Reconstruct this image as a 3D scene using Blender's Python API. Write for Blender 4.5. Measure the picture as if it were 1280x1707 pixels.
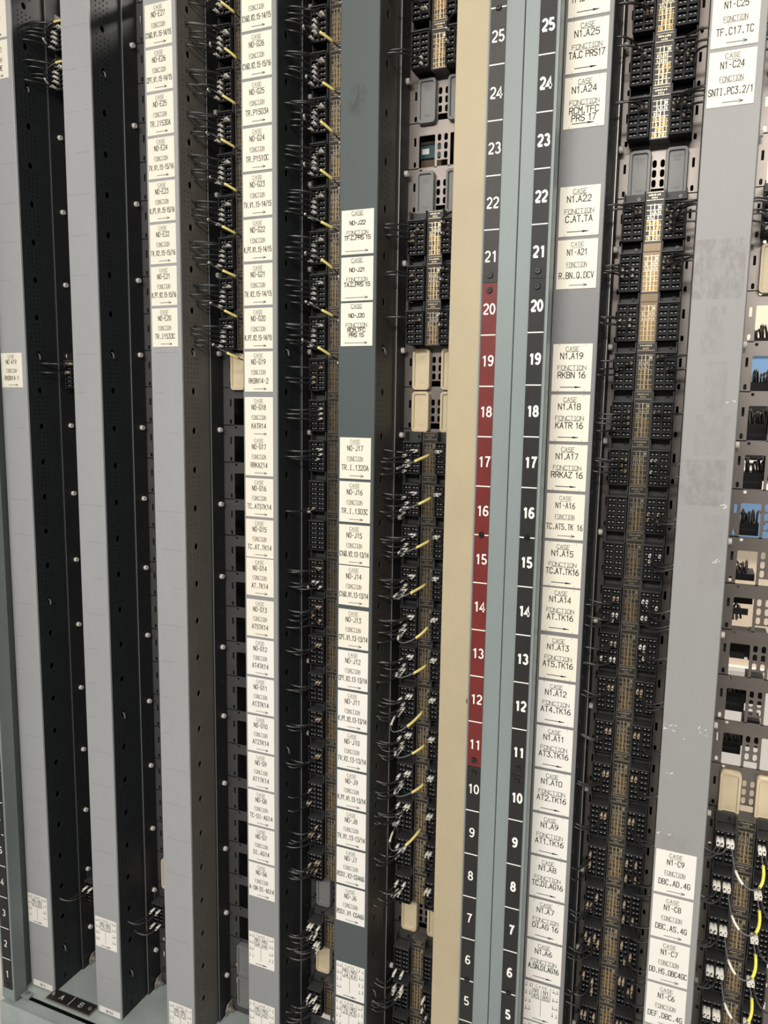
import bpy, math, random
from mathutils import Vector, Matrix

random.seed(7)
scene = bpy.context.scene
COL = scene.collection
for o in list(bpy.data.objects):
    bpy.data.objects.remove(o)

# ------------------------------------------------------------------ camera
cam_d = bpy.data.cameras.new('camera')
cam = bpy.data.objects.new('camera', cam_d)
COL.objects.link(cam)
YAW, PITCH, ROLL, FPX = 0.3964, -0.1320, 0.0158, 1265.83
fw = Vector((-math.sin(YAW) * math.cos(PITCH), math.cos(YAW) * math.cos(PITCH), math.sin(PITCH)))
rt = Vector((math.cos(YAW), math.sin(YAW), 0))
up = rt.cross(fw)
rt2 = rt * math.cos(ROLL) + up * math.sin(ROLL)
up2 = up * math.cos(ROLL) - rt * math.sin(ROLL)
M4 = Matrix((rt2, up2, -fw)).transposed().to_4x4()
M4.translation = Vector((1.4367, -1.2525, 1.3982))
cam.matrix_world = M4
cam_d.sensor_fit = 'HORIZONTAL'
cam_d.sensor_width = 36.0
cam_d.lens = 36.0 * FPX / 1280.0
cam_d.clip_start = 0.02
scene.camera = cam

# ------------------------------------------------------------------ world, lights, exposure
scene.view_settings.view_transform = 'Standard'
scene.view_settings.look = 'None'
scene.view_settings.gamma = 1.0
scene.view_settings.exposure = -0.27
scene.view_settings.use_curve_mapping = False
world = bpy.data.worlds.new('world')
scene.world = world
world.use_nodes = True
bgn = world.node_tree.nodes['Background']
bgn.inputs[0].default_value = (0.92, 0.97, 1.0, 1)
bgn.inputs[1].default_value = 0.34


def area(name, loc, rot, sx, sy, power, color):
    d = bpy.data.lights.new(name, 'AREA')
    d.shape = 'RECTANGLE'
    d.size, d.size_y = sx, sy
    d.energy = power
    d.color = color
    o = bpy.data.objects.new(name, d)
    o.location = loc
    o.rotation_euler = rot
    COL.objects.link(o)
    return o


# fluorescent ceiling battens over the aisle in front of the racks and behind them
area('ceiling_light_front', (1.55, -1.25, 2.78), (math.radians(12), 0, math.radians(0)), 2.3, 0.30, 17, (1.0, 0.91, 0.76))
area('ceiling_light_far', (1.35, -3.4, 2.78), (math.radians(40), 0, math.radians(8)), 3.4, 0.30, 165, (1.0, 0.97, 0.93))
area('ceiling_light_rear', (1.6, 0.95, 2.75), (math.radians(-10), 0, 0), 2.4, 0.25, 70, (1.0, 0.92, 0.84))


# ------------------------------------------------------------------ materials
MATS = {}


def mat(name, col, rough=0.5, metal=0.0, spec=0.5, noise=0.0, nscale=30.0, bump=0.0, bscale=200.0, stretch=None):
    m = bpy.data.materials.new(name)
    m.use_nodes = True
    nt = m.node_tree
    b = nt.nodes['Principled BSDF']
    b.inputs['Base Color'].default_value = (*col, 1)
    b.inputs['Roughness'].default_value = rough
    b.inputs['Metallic'].default_value = metal
    b.inputs['Specular IOR Level'].default_value = spec
    if noise or bump:
        tc = nt.nodes.new('ShaderNodeTexCoord')
        src = tc.outputs['Object']
        if stretch:
            mp = nt.nodes.new('ShaderNodeMapping')
            mp.inputs['Scale'].default_value = stretch
            nt.links.new(src, mp.inputs['Vector'])
            src = mp.outputs['Vector']
    if noise:
        n = nt.nodes.new('ShaderNodeTexNoise')
        n.inputs['Scale'].default_value = nscale
        n.inputs['Detail'].default_value = 6
        n.inputs['Roughness'].default_value = 0.65
        nt.links.new(src, n.inputs['Vector'])
        r = nt.nodes.new('ShaderNodeValToRGB')
        r.color_ramp.elements[0].position = 0.3
        r.color_ramp.elements[1].position = 0.7
        r.color_ramp.elements[0].color = (*[max(0, c * (1 - noise)) for c in col], 1)
        r.color_ramp.elements[1].color = (*[min(1, c * (1 + noise)) for c in col], 1)
        nt.links.new(n.outputs['Fac'], r.inputs['Fac'])
        nt.links.new(r.outputs['Color'], b.inputs['Base Color'])
    if bump:
        n2 = nt.nodes.new('ShaderNodeTexNoise')
        n2.inputs['Scale'].default_value = bscale
        n2.inputs['Detail'].default_value = 3
        nt.links.new(src, n2.inputs['Vector'])
        bp = nt.nodes.new('ShaderNodeBump')
        bp.inputs['Strength'].default_value = bump
        bp.inputs['Distance'].default_value = 0.002
        nt.links.new(n2.outputs['Fac'], bp.inputs['Height'])
        nt.links.new(bp.outputs['Normal'], b.inputs['Normal'])
    MATS[name] = m
    return m


def scuffed(name, col, patches, pcol, rough=0.5, fine=60.0, amount=0.75, ellipse=False):
    """painted metal whose paint shows dull rubbed patches (x0,x1,z0,z1 in metres) where label plates came off"""
    m = mat(name, col, rough, noise=0.05, nscale=6, stretch=(1, 1, 0.4))
    nt = m.node_tree
    b = nt.nodes['Principled BSDF']
    tc = nt.nodes.new('ShaderNodeTexCoord')
    sep = nt.nodes.new('ShaderNodeSeparateXYZ')
    nt.links.new(tc.outputs['Object'], sep.inputs[0])
    total = None

    def math_n(op, a, c):
        n = nt.nodes.new('ShaderNodeMath')
        n.operation = op
        for i, v in enumerate((a, c)):
            if isinstance(v, (int, float)):
                n.inputs[i].default_value = v
            else:
                nt.links.new(v, n.inputs[i])
        return n.outputs[0]
    for (x0, x1, z0, z1, s) in patches:
        f = math_n('MULTIPLY', math_n('MULTIPLY', math_n('GREATER_THAN', sep.outputs[0], x0), math_n('LESS_THAN', sep.outputs[0], x1)),
                   math_n('MULTIPLY', math_n('GREATER_THAN', sep.outputs[2], z0), math_n('LESS_THAN', sep.outputs[2], z1)))
        if ellipse:
            dx = math_n('DIVIDE', math_n('SUBTRACT', sep.outputs[0], (x0 + x1) / 2), (x1 - x0) / 2)
            dzz = math_n('DIVIDE', math_n('SUBTRACT', sep.outputs[2], (z0 + z1) / 2), (z1 - z0) / 2)
            dd = math_n('ADD', math_n('MULTIPLY', dx, dx), math_n('MULTIPLY', dzz, dzz))
            f = math_n('MAXIMUM', math_n('MINIMUM', math_n('MULTIPLY', math_n('SUBTRACT', 1.0, dd), 1.6), 1.0), 0.0)
        f = math_n('MULTIPLY', f, s)
        total = f if total is None else math_n('MAXIMUM', total, f)
    n = nt.nodes.new('ShaderNodeTexNoise')
    n.inputs['Scale'].default_value = fine
    n.inputs['Detail'].default_value = 8
    n.inputs['Roughness'].default_value = 0.7
    mp = nt.nodes.new('ShaderNodeMapping')
    mp.inputs['Scale'].default_value = (1.4, 1, 0.7)
    nt.links.new(tc.outputs['Object'], mp.inputs['Vector'])
    nt.links.new(mp.outputs['Vector'], n.inputs['Vector'])
    r = nt.nodes.new('ShaderNodeValToRGB')
    r.color_ramp.elements[0].position = 0.42
    r.color_ramp.elements[1].position = 0.58
    nt.links.new(n.outputs['Fac'], r.inputs['Fac'])
    fac = math_n('MULTIPLY', math_n('MULTIPLY', r.outputs['Color'], total), amount)
    mix = nt.nodes.new('ShaderNodeMix')
    mix.data_type = 'RGBA'
    prev = b.inputs['Base Color'].links[0].from_socket
    nt.links.new(fac, mix.inputs[0])
    nt.links.new(prev, mix.inputs[6])
    mix.inputs[7].default_value = (*pcol, 1)
    nt.links.new(mix.outputs[2], b.inputs['Base Color'])
    return m


mat('cover_light', (0.34, 0.345, 0.355), 0.42, noise=0.06, nscale=5, stretch=(1, 1, 0.35))
mat('cover_mid', (0.26, 0.265, 0.27), 0.42, noise=0.06, nscale=5, stretch=(1, 1, 0.35))
mat('cover_dark', (0.078, 0.098, 0.102), 0.45, noise=0.06, nscale=6)
mat('cover_n1', (0.20, 0.20, 0.205), 0.42, noise=0.05, nscale=5, stretch=(1, 1, 0.35))
scuffed('cover_scuffed', (0.30, 0.298, 0.295),
        [(-0.037, 0.033, 1.570, 1.656, 1.0), (-0.02, 0.012, 1.49, 1.56, 0.6), (-0.01, 0.02, 1.40, 1.48, 0.5),
         (-0.02, 0.03, 1.34, 1.40, 0.4), (-0.036, 0.028, 1.262, 1.333, 0.85), (0.0, 0.03, 1.14, 1.25, 0.3),
         (-0.03, 0.01, 0.66, 0.72, 0.4)], (0.215, 0.205, 0.195))
scuffed('cover_dark_scuffed', (0.066, 0.083, 0.086),
        [(-0.026, 0.020, 1.895, 1.955, 1.0)], (0.034, 0.045, 0.047), fine=75, amount=0.9, ellipse=True)
def residue(name, col, pitch=0.08, off=0.010):
    """adds faint dark glue lines, once per row, broken up by noise"""
    m = MATS[name]
    nt = m.node_tree
    b = nt.nodes['Principled BSDF']
    tc = nt.nodes.new('ShaderNodeTexCoord')
    n = nt.nodes.new('ShaderNodeTexNoise')
    n.inputs['Scale'].default_value = 9
    nt.links.new(tc.outputs['Object'], n.inputs['Vector'])
    sep = nt.nodes.new('ShaderNodeSeparateXYZ')
    nt.links.new(tc.outputs['Object'], sep.inputs[0])

    def M(op, a, c):
        q = nt.nodes.new('ShaderNodeMath')
        q.operation = op
        for i, v in enumerate((a, c)):
            if isinstance(v, (int, float)):
                q.inputs[i].default_value = v
            else:
                nt.links.new(v, q.inputs[i])
        return q.outputs[0]
    wob = M('ADD', M('ADD', sep.outputs[2], off), M('MULTIPLY', n.outputs['Fac'], 0.006))
    fr = M('FRACT', M('DIVIDE', wob, pitch), 0)
    line = M('LESS_THAN', fr, 0.017)
    inside = M('MULTIPLY', M('LESS_THAN', M('ABSOLUTE', sep.outputs[0], 0), 0.030), M('GREATER_THAN', n.outputs['Fac'], 0.46))
    fac = M('MULTIPLY', M('MULTIPLY', line, inside), 0.45)
    mix = nt.nodes.new('ShaderNodeMix')
    mix.data_type = 'RGBA'
    prev = b.inputs['Base Color'].links[0].from_socket
    nt.links.new(fac, mix.inputs[0])
    nt.links.new(prev, mix.inputs[6])
    mix.inputs[7].default_value = (*col, 1)
    nt.links.new(mix.outputs[2], b.inputs['Base Color'])


residue('cover_light', (0.16, 0.16, 0.155))
mat('duct_black', (0.013, 0.017, 0.018), 0.55, noise=0.15, nscale=20)
mat('duct_brown', (0.125, 0.116, 0.098), 0.5, noise=0.10, nscale=12)
mat('duct_dark', (0.044, 0.040, 0.033), 0.5, noise=0.12, nscale=15)
mat('bar_black', (0.013, 0.013, 0.015), 0.62, noise=0.15, nscale=18)
mat('edge_steel', (0.45, 0.44, 0.40), 0.35, metal=0.6)
mat('panel_steel', (0.215, 0.19, 0.172), 0.42, metal=0.95, noise=0.08, nscale=10)
mat('panel_shaded', (0.085, 0.082, 0.082), 0.42, metal=0.3, noise=0.10, nscale=12)  # same panel steel, with the shade of the left bays in its colour
mat('frame_grey', (0.225, 0.265, 0.265), 0.45, noise=0.07, nscale=7, stretch=(1, 1, 0.3))
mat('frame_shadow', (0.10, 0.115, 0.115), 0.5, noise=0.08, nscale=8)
mat('beige_paint', (0.435, 0.365, 0.24), 0.5, noise=0.06, nscale=9)
mat('base_paint', (0.34, 0.38, 0.375), 0.45, noise=0.12, nscale=14)
mat('label_warm_lit', (0.83, 0.785, 0.67), 0.45)
mat('label_white', (0.84, 0.815, 0.76), 0.45)
mat('ink', (0.02, 0.02, 0.02), 0.6)
mat('ink_thin', (0.06, 0.058, 0.05), 0.6)
mat('strip_black', (0.020, 0.019, 0.018), 0.48, spec=0.3, noise=0.12, nscale=30)
mat('strip_brown', (0.036, 0.031, 0.027), 0.46, spec=0.35, noise=0.25, nscale=25)
mat('strip_red', (0.155, 0.021, 0.018), 0.42, spec=0.35, noise=0.18, nscale=14)
mat('digit_white', (0.86, 0.85, 0.80), 0.5)
mat('screw_black', (0.03, 0.03, 0.03), 0.25, metal=0.5)
mat('screw_white', (0.62, 0.60, 0.55), 0.4)
mat('steel', (0.5, 0.47, 0.40), 0.35, metal=0.8)
mat('plastic_black', (0.006, 0.006, 0.007), 0.5, spec=0.25)
mat('plastic_frame', (0.021, 0.021, 0.023), 0.55, spec=0.18)
mat('contact', (0.50, 0.48, 0.44), 0.4)
mat('plastic_ledge', (0.045, 0.045, 0.044), 0.45, spec=0.35)
mat('plate_edge', (0.085, 0.080, 0.074), 0.42, spec=0.4)
mat('flake', (0.80, 0.79, 0.76), 0.6)
mat('chip_brown', (0.12, 0.08, 0.045), 0.7)
mat('plate_dark', (0.020, 0.017, 0.014), 0.42, metal=0.2)
mat('plate_bronze', (0.16, 0.115, 0.07), 0.38, metal=0.6)
mat('brass', (0.32, 0.20, 0.07), 0.33, metal=1.0)
mat('silver', (0.48, 0.40, 0.275), 0.33, metal=1.0)
mat('wire_black', (0.022, 0.022, 0.023), 0.28, spec=1.0)
mat('wire_grey', (0.13, 0.13, 0.135), 0.35)
mat('ferrule_white', (0.86, 0.83, 0.75), 0.45)
mat('ferrule_tan', (0.50, 0.39, 0.28), 0.45)
mat('sleeve_yellow', (0.80, 0.68, 0.24), 0.45, noise=0.10, nscale=300)
mat('sleeve_lemon', (0.86, 0.80, 0.13), 0.45, noise=0.08, nscale=300)
mat('frame_mid', (0.15, 0.172, 0.172), 0.5, noise=0.08, nscale=8)
mat('blank_beige', (0.66, 0.555, 0.375), 0.42, noise=0.04, nscale=30)
mat('blank_grey', (0.20, 0.20, 0.195), 0.42, noise=0.04, nscale=30)
mat('wall_cream', (0.78, 0.66, 0.52), 0.8, noise=0.03, nscale=2)
mat('floor_vinyl', (0.64, 0.63, 0.61), 0.5, noise=0.1, nscale=8)
mat('opposite_racks', (0.16, 0.165, 0.165), 0.6, noise=0.2, nscale=6)
mat('ceiling_white', (0.75, 0.74, 0.70), 0.8, noise=0.03, nscale=3)
mat('blue_board', (0.16, 0.30, 0.52), 0.5, noise=0.05, nscale=4)
mat('teal', (0.016, 0.075, 0.078), 0.45, noise=0.1, nscale=20)
mat('rear_dark', (0.012, 0.013, 0.018), 0.5, noise=0.2, nscale=5)
mat('rubber', (0.02, 0.02, 0.02), 0.6)
mat('white_board', (0.86, 0.84, 0.80), 0.6, noise=0.02, nscale=4)


# ------------------------------------------------------------------ mesh builder
class MB:
    def __init__(s):
        s.v, s.f, s.m, s.sm = [], [], [], []

    def add(s, verts, faces, m=0, smooth=False):
        b = len(s.v)
        s.v += [tuple(p) for p in verts]
        for f in faces:
            s.f.append(tuple(i + b for i in f))
            s.m.append(m)
            s.sm.append(smooth)
        return s

    def box(s, x0, x1, y0, y1, z0, z1, m=0):
        v = [(x, y, z) for x in (x0, x1) for y in (y0, y1) for z in (z0, z1)]
        return s.add(v, [(0, 1, 3, 2), (4, 6, 7, 5), (0, 4, 5, 1), (2, 3, 7, 6), (0, 2, 6, 4), (1, 5, 7, 3)], m)

    def cbox(s, x0, x1, y0, y1, z0, z1, c, m=0):
        """box whose four front (-y) edges are chamfered"""
        v = [(x0, y1, z0), (x1, y1, z0), (x1, y1, z1), (x0, y1, z1),
             (x0, y0 + c, z0), (x1, y0 + c, z0), (x1, y0 + c, z1), (x0, y0 + c, z1),
             (x0 + c, y0, z0 + c), (x1 - c, y0, z0 + c), (x1 - c, y0, z1 - c), (x0 + c, y0, z1 - c)]
        f = [(3, 2, 1, 0), (0, 1, 5, 4), (1, 2, 6, 5), (2, 3, 7, 6), (3, 0, 4, 7),
             (4, 5, 9, 8), (5, 6, 10, 9), (6, 7, 11, 10), (7, 4, 8, 11), (8, 9, 10, 11)]
        return s.add(v, f, m)

    def cyl(s, c, axis, r, l, n=10, m=0, r2=None, hole=0.0):
        """cylinder from c along axis 'x','y' or 'z' (signed length l), optional far radius, optional blind hole in the far end"""
        r2 = r if r2 is None else r2
        ax = {'x': (1, 2, 0), 'y': (2, 0, 1), 'z': (0, 1, 2)}[axis]

        def P(a, rr, t):
            p = [0, 0, 0]
            p[ax[0]] = c[ax[0]] + rr * math.cos(a)
            p[ax[1]] = c[ax[1]] + rr * math.sin(a)
            p[ax[2]] = c[ax[2]] + t
            return tuple(p)
        A = [2 * math.pi * i / n for i in range(n)]
        rings = [[P(a, r, 0) for a in A], [P(a, r2, l) for a in A]]
        if hole:
            rings += [[P(a, r2 * hole, l) for a in A], [P(a, r2 * hole, l * 0.4) for a in A]]
        v = [p for R in rings for p in R]
        f = []
        for k in range(len(rings) - 1):
            for i in range(n):
                j = (i + 1) % n
                f.append((k * n + i, k * n + j, (k + 1) * n + j, (k + 1) * n + i))
        f.append(tuple(range((len(rings) - 1) * n, len(rings) * n)))
        return s.add(v, f, m)

    def tube(s, pts, r, n=6, m=0, smooth=True, cap=True):
        pts = [Vector(p) for p in pts]
        rings = []
        t0 = (pts[1] - pts[0]).normalized()
        ref = Vector((0, 0, 1)) if abs(t0.z) < 0.9 else Vector((1, 0, 0))
        u = t0.cross(ref).normalized()
        rr = r if isinstance(r, (list, tuple)) else [r] * len(pts)
        for i, p in enumerate(pts):
            t = (pts[min(i + 1, len(pts) - 1)] - pts[max(i - 1, 0)]).normalized()
            u = (u - t * u.dot(t)).normalized()
            w = t.cross(u)
            rings.append([p + (u * math.cos(2 * math.pi * k / n) + w * math.sin(2 * math.pi * k / n)) * rr[i] for k in range(n)])
        v = [p for R in rings for p in R]
        f = [(k * n + i, k * n + (i + 1) % n, (k + 1) * n + (i + 1) % n, (k + 1) * n + i) for k in range(len(pts) - 1) for i in range(n)]
        s.add(v, f, m, smooth)
        if cap:
            e = (len(pts) - 1) * n
            b = len(s.v) - len(v)
            s.f += [tuple(b + i for i in range(n - 1, -1, -1)), tuple(b + e + i for i in range(n))]
            s.m += [m, m]
            s.sm += [False, False]
        return s

    def plate(s, a0, a1, b0, b1, holes, fn, th, m=0):
        """flat sheet in (a,b) with real holes; hole=(ca,cb,wa,wb,rad) rad=0 square, else corner radius; fn(a,b,d)->xyz"""
        H = [(ca - wa / 2, ca + wa / 2, cb - wb / 2, cb + wb / 2, rad) for ca, cb, wa, wb, rad in holes]
        A = sorted({a0, a1, *[round(h[0], 6) for h in H], *[round(h[1], 6) for h in H]})
        B = sorted({b0, b1, *[round(h[2], 6) for h in H], *[round(h[3], 6) for h in H]})
        for j in range(len(B) - 1):
            cb = (B[j] + B[j + 1]) / 2
            if B[j + 1] - B[j] < 1e-7:
                continue
            i = 0
            while i < len(A) - 1:
                ca = (A[i] + A[i + 1]) / 2
                inside = any(h[0] < ca < h[1] and h[2] < cb < h[3] for h in H)
                if inside:
                    i += 1
                    continue
                k = i + 1
                while k < len(A) - 1:
                    c2 = (A[k] + A[k + 1]) / 2
                    if any(h[0] < c2 < h[1] and h[2] < cb < h[3] for h in H):
                        break
                    k += 1
                s.add([fn(A[i], B[j], 0), fn(A[k], B[j], 0), fn(A[k], B[j + 1], 0), fn(A[i], B[j + 1], 0)], [(0, 1, 2, 3)], m)
                i = k
        for (x0, x1, z0, z1, rad) in H:
            poly = []
            ra = min(rad, (x1 - x0) / 2)
            rb = min(rad, (z1 - z0) / 2)
            for (cx, cz, sx, sz, a) in ((x1, z1, -1, -1, 0), (x0, z1, 1, -1, 90), (x0, z0, 1, 1, 180), (x1, z0, -1, 1, 270)):
                if rad <= 0:
                    poly.append((cx, cz))
                    continue
                n = 2 if max(ra, rb) < 0.0035 else 4
                arc = [(cx + sx * ra + ra * math.cos(math.radians(a + 90 * q / n)), cz + sz * rb + rb * math.sin(math.radians(a + 90 * q / n))) for q in range(n + 1)]
                s.add([fn(cx, cz, 0)] + [fn(p[0], p[1], 0) for p in arc], [(0, q + 1, q + 2) for q in range(n)], m)
                poly += arc
            n = len(poly)
            s.add([fn(p[0], p[1], 0) for p in poly] + [fn(p[0], p[1], th) for p in poly],
                  [(q, (q + 1) % n, n + (q + 1) % n, n + q) for q in range(n)], m)
        return s

    def mesh(s, name, mats):
        me = bpy.data.meshes.new(name)
        me.from_pydata(s.v, [], s.f)
        for k in mats:
            me.materials.append(MATS[k])
        me.polygons.foreach_set('material_index', s.m)
        me.polygons.foreach_set('use_smooth', s.sm)
        me.update()
        return me

    def build(s, name, mats, parent=None, loc=None):
        return ob(name, s.mesh(name, [mats] if isinstance(mats, str) else mats), parent, loc)


def ob(name, me, parent=None, loc=None, scale=None):
    o = bpy.data.objects.new(name, me)
    COL.objects.link(o)
    if parent:
        o.parent = parent
    if loc:
        o.location = loc
    if scale:
        o.scale = scale
    return o


def tag(o, label, cat, group=None, kind=None):
    o['label'] = label
    o['category'] = cat
    if group:
        o['group'] = group
    if kind:
        o['kind'] = kind
    return o


def empty(name, loc, label, cat, group=None):
    o = bpy.data.objects.new(name, None)
    o.empty_display_size = 0.01
    o.location = loc
    COL.objects.link(o)
    return tag(o, label, cat, group)


# ------------------------------------------------------------------ engraved stroke lettering
GL = {
    'A': [[(0, 0), (2, 6), (4, 0)], [(0.7, 2), (3.3, 2)]],
    'B': [[(0, 0), (0, 6), (2.8, 6), (3.8, 5.2), (3.8, 4), (2.8, 3.2), (0, 3.2)], [(2.8, 3.2), (4, 2.3), (4, 1), (3, 0), (0, 0)]],
    'C': [[(4, 4.8), (3, 6), (1, 6), (0, 4.8), (0, 1.2), (1, 0), (3, 0), (4, 1.2)]],
    'D': [[(0, 0), (0, 6), (2.6, 6), (4, 4.6), (4, 1.4), (2.6, 0), (0, 0)]],
    'E': [[(4, 6), (0, 6), (0, 0), (4, 0)], [(0, 3.1), (3, 3.1)]],
    'F': [[(4, 6), (0, 6), (0, 0)], [(0, 3.1), (3, 3.1)]],
    'G': [[(4, 4.8), (3, 6), (1, 6), (0, 4.8), (0, 1.2), (1, 0), (3, 0), (4, 1.2), (4, 2.8), (2.2, 2.8)]],
    'H': [[(0, 0), (0, 6)], [(4, 0), (4, 6)], [(0, 3), (4, 3)]],
    'I': [[(2, 0), (2, 6)], [(1.2, 0), (2.8, 0)], [(1.2, 6), (2.8, 6)]],
    'J': [[(3.4, 6), (3.4, 1.2), (2.5, 0), (1, 0), (0, 1.2)]],
    'K': [[(0, 0), (0, 6)], [(4, 6), (0, 2.4)], [(1.4, 3.6), (4, 0)]],
    'L': [[(0, 6), (0, 0), (4, 0)]],
    'M': [[(0, 0), (0, 6), (2, 2.6), (4, 6), (4, 0)]],
    'N': [[(0, 0), (0, 6), (4, 0), (4, 6)]],
    'O': [[(1, 0), (0, 1.2), (0, 4.8), (1, 6), (3, 6), (4, 4.8), (4, 1.2), (3, 0), (1, 0)]],
    'P': [[(0, 0), (0, 6), (3, 6), (4, 5.2), (4, 3.8), (3, 3), (0, 3)]],
    'Q': [[(1, 0), (0, 1.2), (0, 4.8), (1, 6), (3, 6), (4, 4.8), (4, 1.2), (3, 0), (1, 0)], [(2.4, 1.6), (4, 0)]],
    'R': [[(0, 0), (0, 6), (3, 6), (4, 5.2), (4, 3.9), (3, 3), (0, 3)], [(2, 3), (4, 0)]],
    'S': [[(4, 5), (3, 6), (1, 6), (0, 5), (0, 4), (1, 3.2), (3, 2.8), (4, 2), (4, 1), (3, 0), (1, 0), (0, 1)]],
    'T': [[(2, 0), (2, 6)], [(0, 6), (4, 6)]],
    'U': [[(0, 6), (0, 1.2), (1, 0), (3, 0), (4, 1.2), (4, 6)]],
    'V': [[(0, 6), (2, 0), (4, 6)]],
    'W': [[(0, 6), (1, 0), (2, 4), (3, 0), (4, 6)]],
    'X': [[(0, 0), (4, 6)], [(0, 6), (4, 0)]],
    'Y': [[(0, 6), (2, 3), (4, 6)], [(2, 3), (2, 0)]],
    'Z': [[(0, 6), (4, 6), (0, 0), (4, 0)]],
    '1': [[(0.8, 4.6), (2.2, 6), (2.2, 0)]],
    '2': [[(0, 4.8), (1, 6), (3, 6), (4, 5), (4, 3.8), (0, 0), (4, 0)]],
    '3': [[(0, 6), (4, 6), (1.8, 3.6), (3.2, 3.4), (4, 2.4), (4, 1.1), (3, 0), (1, 0), (0, 1)]],
    '4': [[(3, 0), (3, 6), (0, 1.7), (4, 1.7)]],
    '5': [[(4, 6), (0.5, 6), (0.2, 3.3), (2.8, 3.6), (4, 2.6), (4, 1.1), (3, 0), (1, 0), (0, 0.9)]],
    '6': [[(3.4, 6), (1.6, 5.4), (0, 2.8), (0, 1.2), (1, 0), (3, 0), (4, 1.2), (4, 2.2), (3, 3.3), (1, 3.3), (0.1, 2.4)]],
    '7': [[(0, 6), (4, 6), (1.4, 0)]],
    '8': [[(1, 3.2), (0.2, 4), (0.2, 5.2), (1.1, 6), (2.9, 6), (3.8, 5.2), (3.8, 4), (3, 3.2), (1, 3.2), (0, 2.2), (0, 1), (1, 0), (3, 0), (4, 1), (4, 2.2), (3, 3.2)]],
    '9': [[(0.6, 0), (2.4, 0.6), (4, 3.2), (4, 4.8), (3, 6), (1, 6), (0, 4.8), (0, 3.8), (1, 2.7), (3, 2.7), (3.9, 3.6)]],
    '.': [[(1.6, 0), (2.4, 0)], [(1.6, 0.5), (2.4, 0.5)]],
    '-': [[(0.8, 3), (3.2, 3)]],
    '/': [[(0.3, -0.4), (3.7, 6.4)]],
    ' ': [],
}
GL['0'] = GL['O']


def stroke(mb, p, q, w, y, m):
    p, q = Vector(p), Vector(q)
    d = (q - p)
    if d.length < 1e-7:
        return
    d = d.normalized()
    n = Vector((-d.y, d.x)) * w
    a, b = p - d * w * 0.9, q + d * w * 0.9
    mb.add([(a.x - n.x, y, a.y - n.y), (b.x - n.x, y, b.y - n.y), (b.x + n.x, y, b.y + n.y), (a.x + n.x, y, a.y + n.y)], [(0, 1, 2, 3)], m)


def text(mb, s, cx, cz, h, y, w=0.00055, m=0, aspect=0.62, maxw=None, adv=1.45, mono=False):
    """strokes centred at (cx,cz), facing -y; h = cap height"""
    n = len(s)
    cw = h * aspect
    step = cw * adv
    narrow = {'.': 0.55, 'I': 0.7, '-': 0.85, ' ': 0.6, '1': 0.8}
    if mono:
        narrow = {}
    W = sum(step * narrow.get(c, 1) for c in s) - (step - cw)
    k = 1.0
    if maxw and W > maxw:
        k = maxw / W
    x = cx - W * k / 2
    for c in s:
        nr = narrow.get(c, 1)
        off = (1 - nr) * 0.5 * 4
        for pl in GL[c]:
            P = [(x + (px - off) / 4 * cw * k, cz - h / 2 + pz / 6 * h) for px, pz in pl]
            for a, b in zip(P, P[1:]):
                stroke(mb, a, b, w, y, m)
        x += step * nr * k
    return W * k


def words(n):
    one = 'zero one two three four five six seven eight nine ten eleven twelve thirteen fourteen fifteen sixteen seventeen eighteen nineteen'.split()
    return one[n] if n < 20 else 'twenty' + ('-' + one[n - 20] if n > 20 else '')


# ------------------------------------------------------------------ layout
PITCH_Z = 0.08
Z0, Z1 = -0.03, 2.32
NROW = 29
YP, YPL, YB = 0.135, 0.105, 0.092      # panel, centre plates, terminal block fronts
DUCTS = {'A': (-0.018, 0.057), 'C': (0.193, 0.266), 'E': (0.399, 0.474), 'G': (0.6165, 0.691),
         'J': (0.8185, 0.891), 'N1A': (1.1985, 1.2713), 'N1C': (1.4045, 1.479)}
BAY = {'A': 0.126, 'C': 0.335, 'E': 0.5495, 'G': 0.759, 'J': 0.9605, 'N1A': 1.3372, 'N1C': 1.5453}
BAYR = {'A': 0.193, 'C': 0.399, 'E': 0.6165, 'G': 0.8185, 'J': 1.045, 'N1A': 1.4045, 'N1C': 1.615}
DZS = {'A': 0, 'C': 0, 'E': 0, 'G': -0.003, 'J': 0.0015, 'N1A': 0, 'N1C': 0}     # socket height offsets
DZP = {'A': 0.005, 'C': 0.005, 'E': 0.004, 'G': 0.003, 'J': 0.006, 'N1A': 0, 'N1C': 0}
NICE = {'A': 'N0-A', 'C': 'N0-C', 'E': 'N0-E', 'G': 'N0-G', 'J': 'N0-J', 'N1A': 'N1-A', 'N1C': 'N1-C'}
SOCK = {'A': [28, 27, 19, 3], 'C': [3], 'E': list(range(20, 29)), 'G': [2, 4] + list(range(6, 29)),
        'J': [1, 2, 3, 4] + list(range(6, 18)) + [20, 21, 22, 26, 27, 28],
        'N1A': list(range(1, 23)) + [24, 25, 26, 27, 28], 'N1C': list(range(1, 10)) + [22, 25, 26, 27, 28]}
BLANK = {'C': [(4, 'b')], 'E': [(19, 'b'), (2, 'g'), (1, 'g')], 'G': [(5, 'g'), (3, 'b')],
         'J': [(25, 'g'), (23, 'g'), (19, 'b'), (18, 'b'), (5, 'b')], 'N1A': [(23, 'g')], 'N1C': [(21, 'b'), (10, 'b')]}

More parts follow.
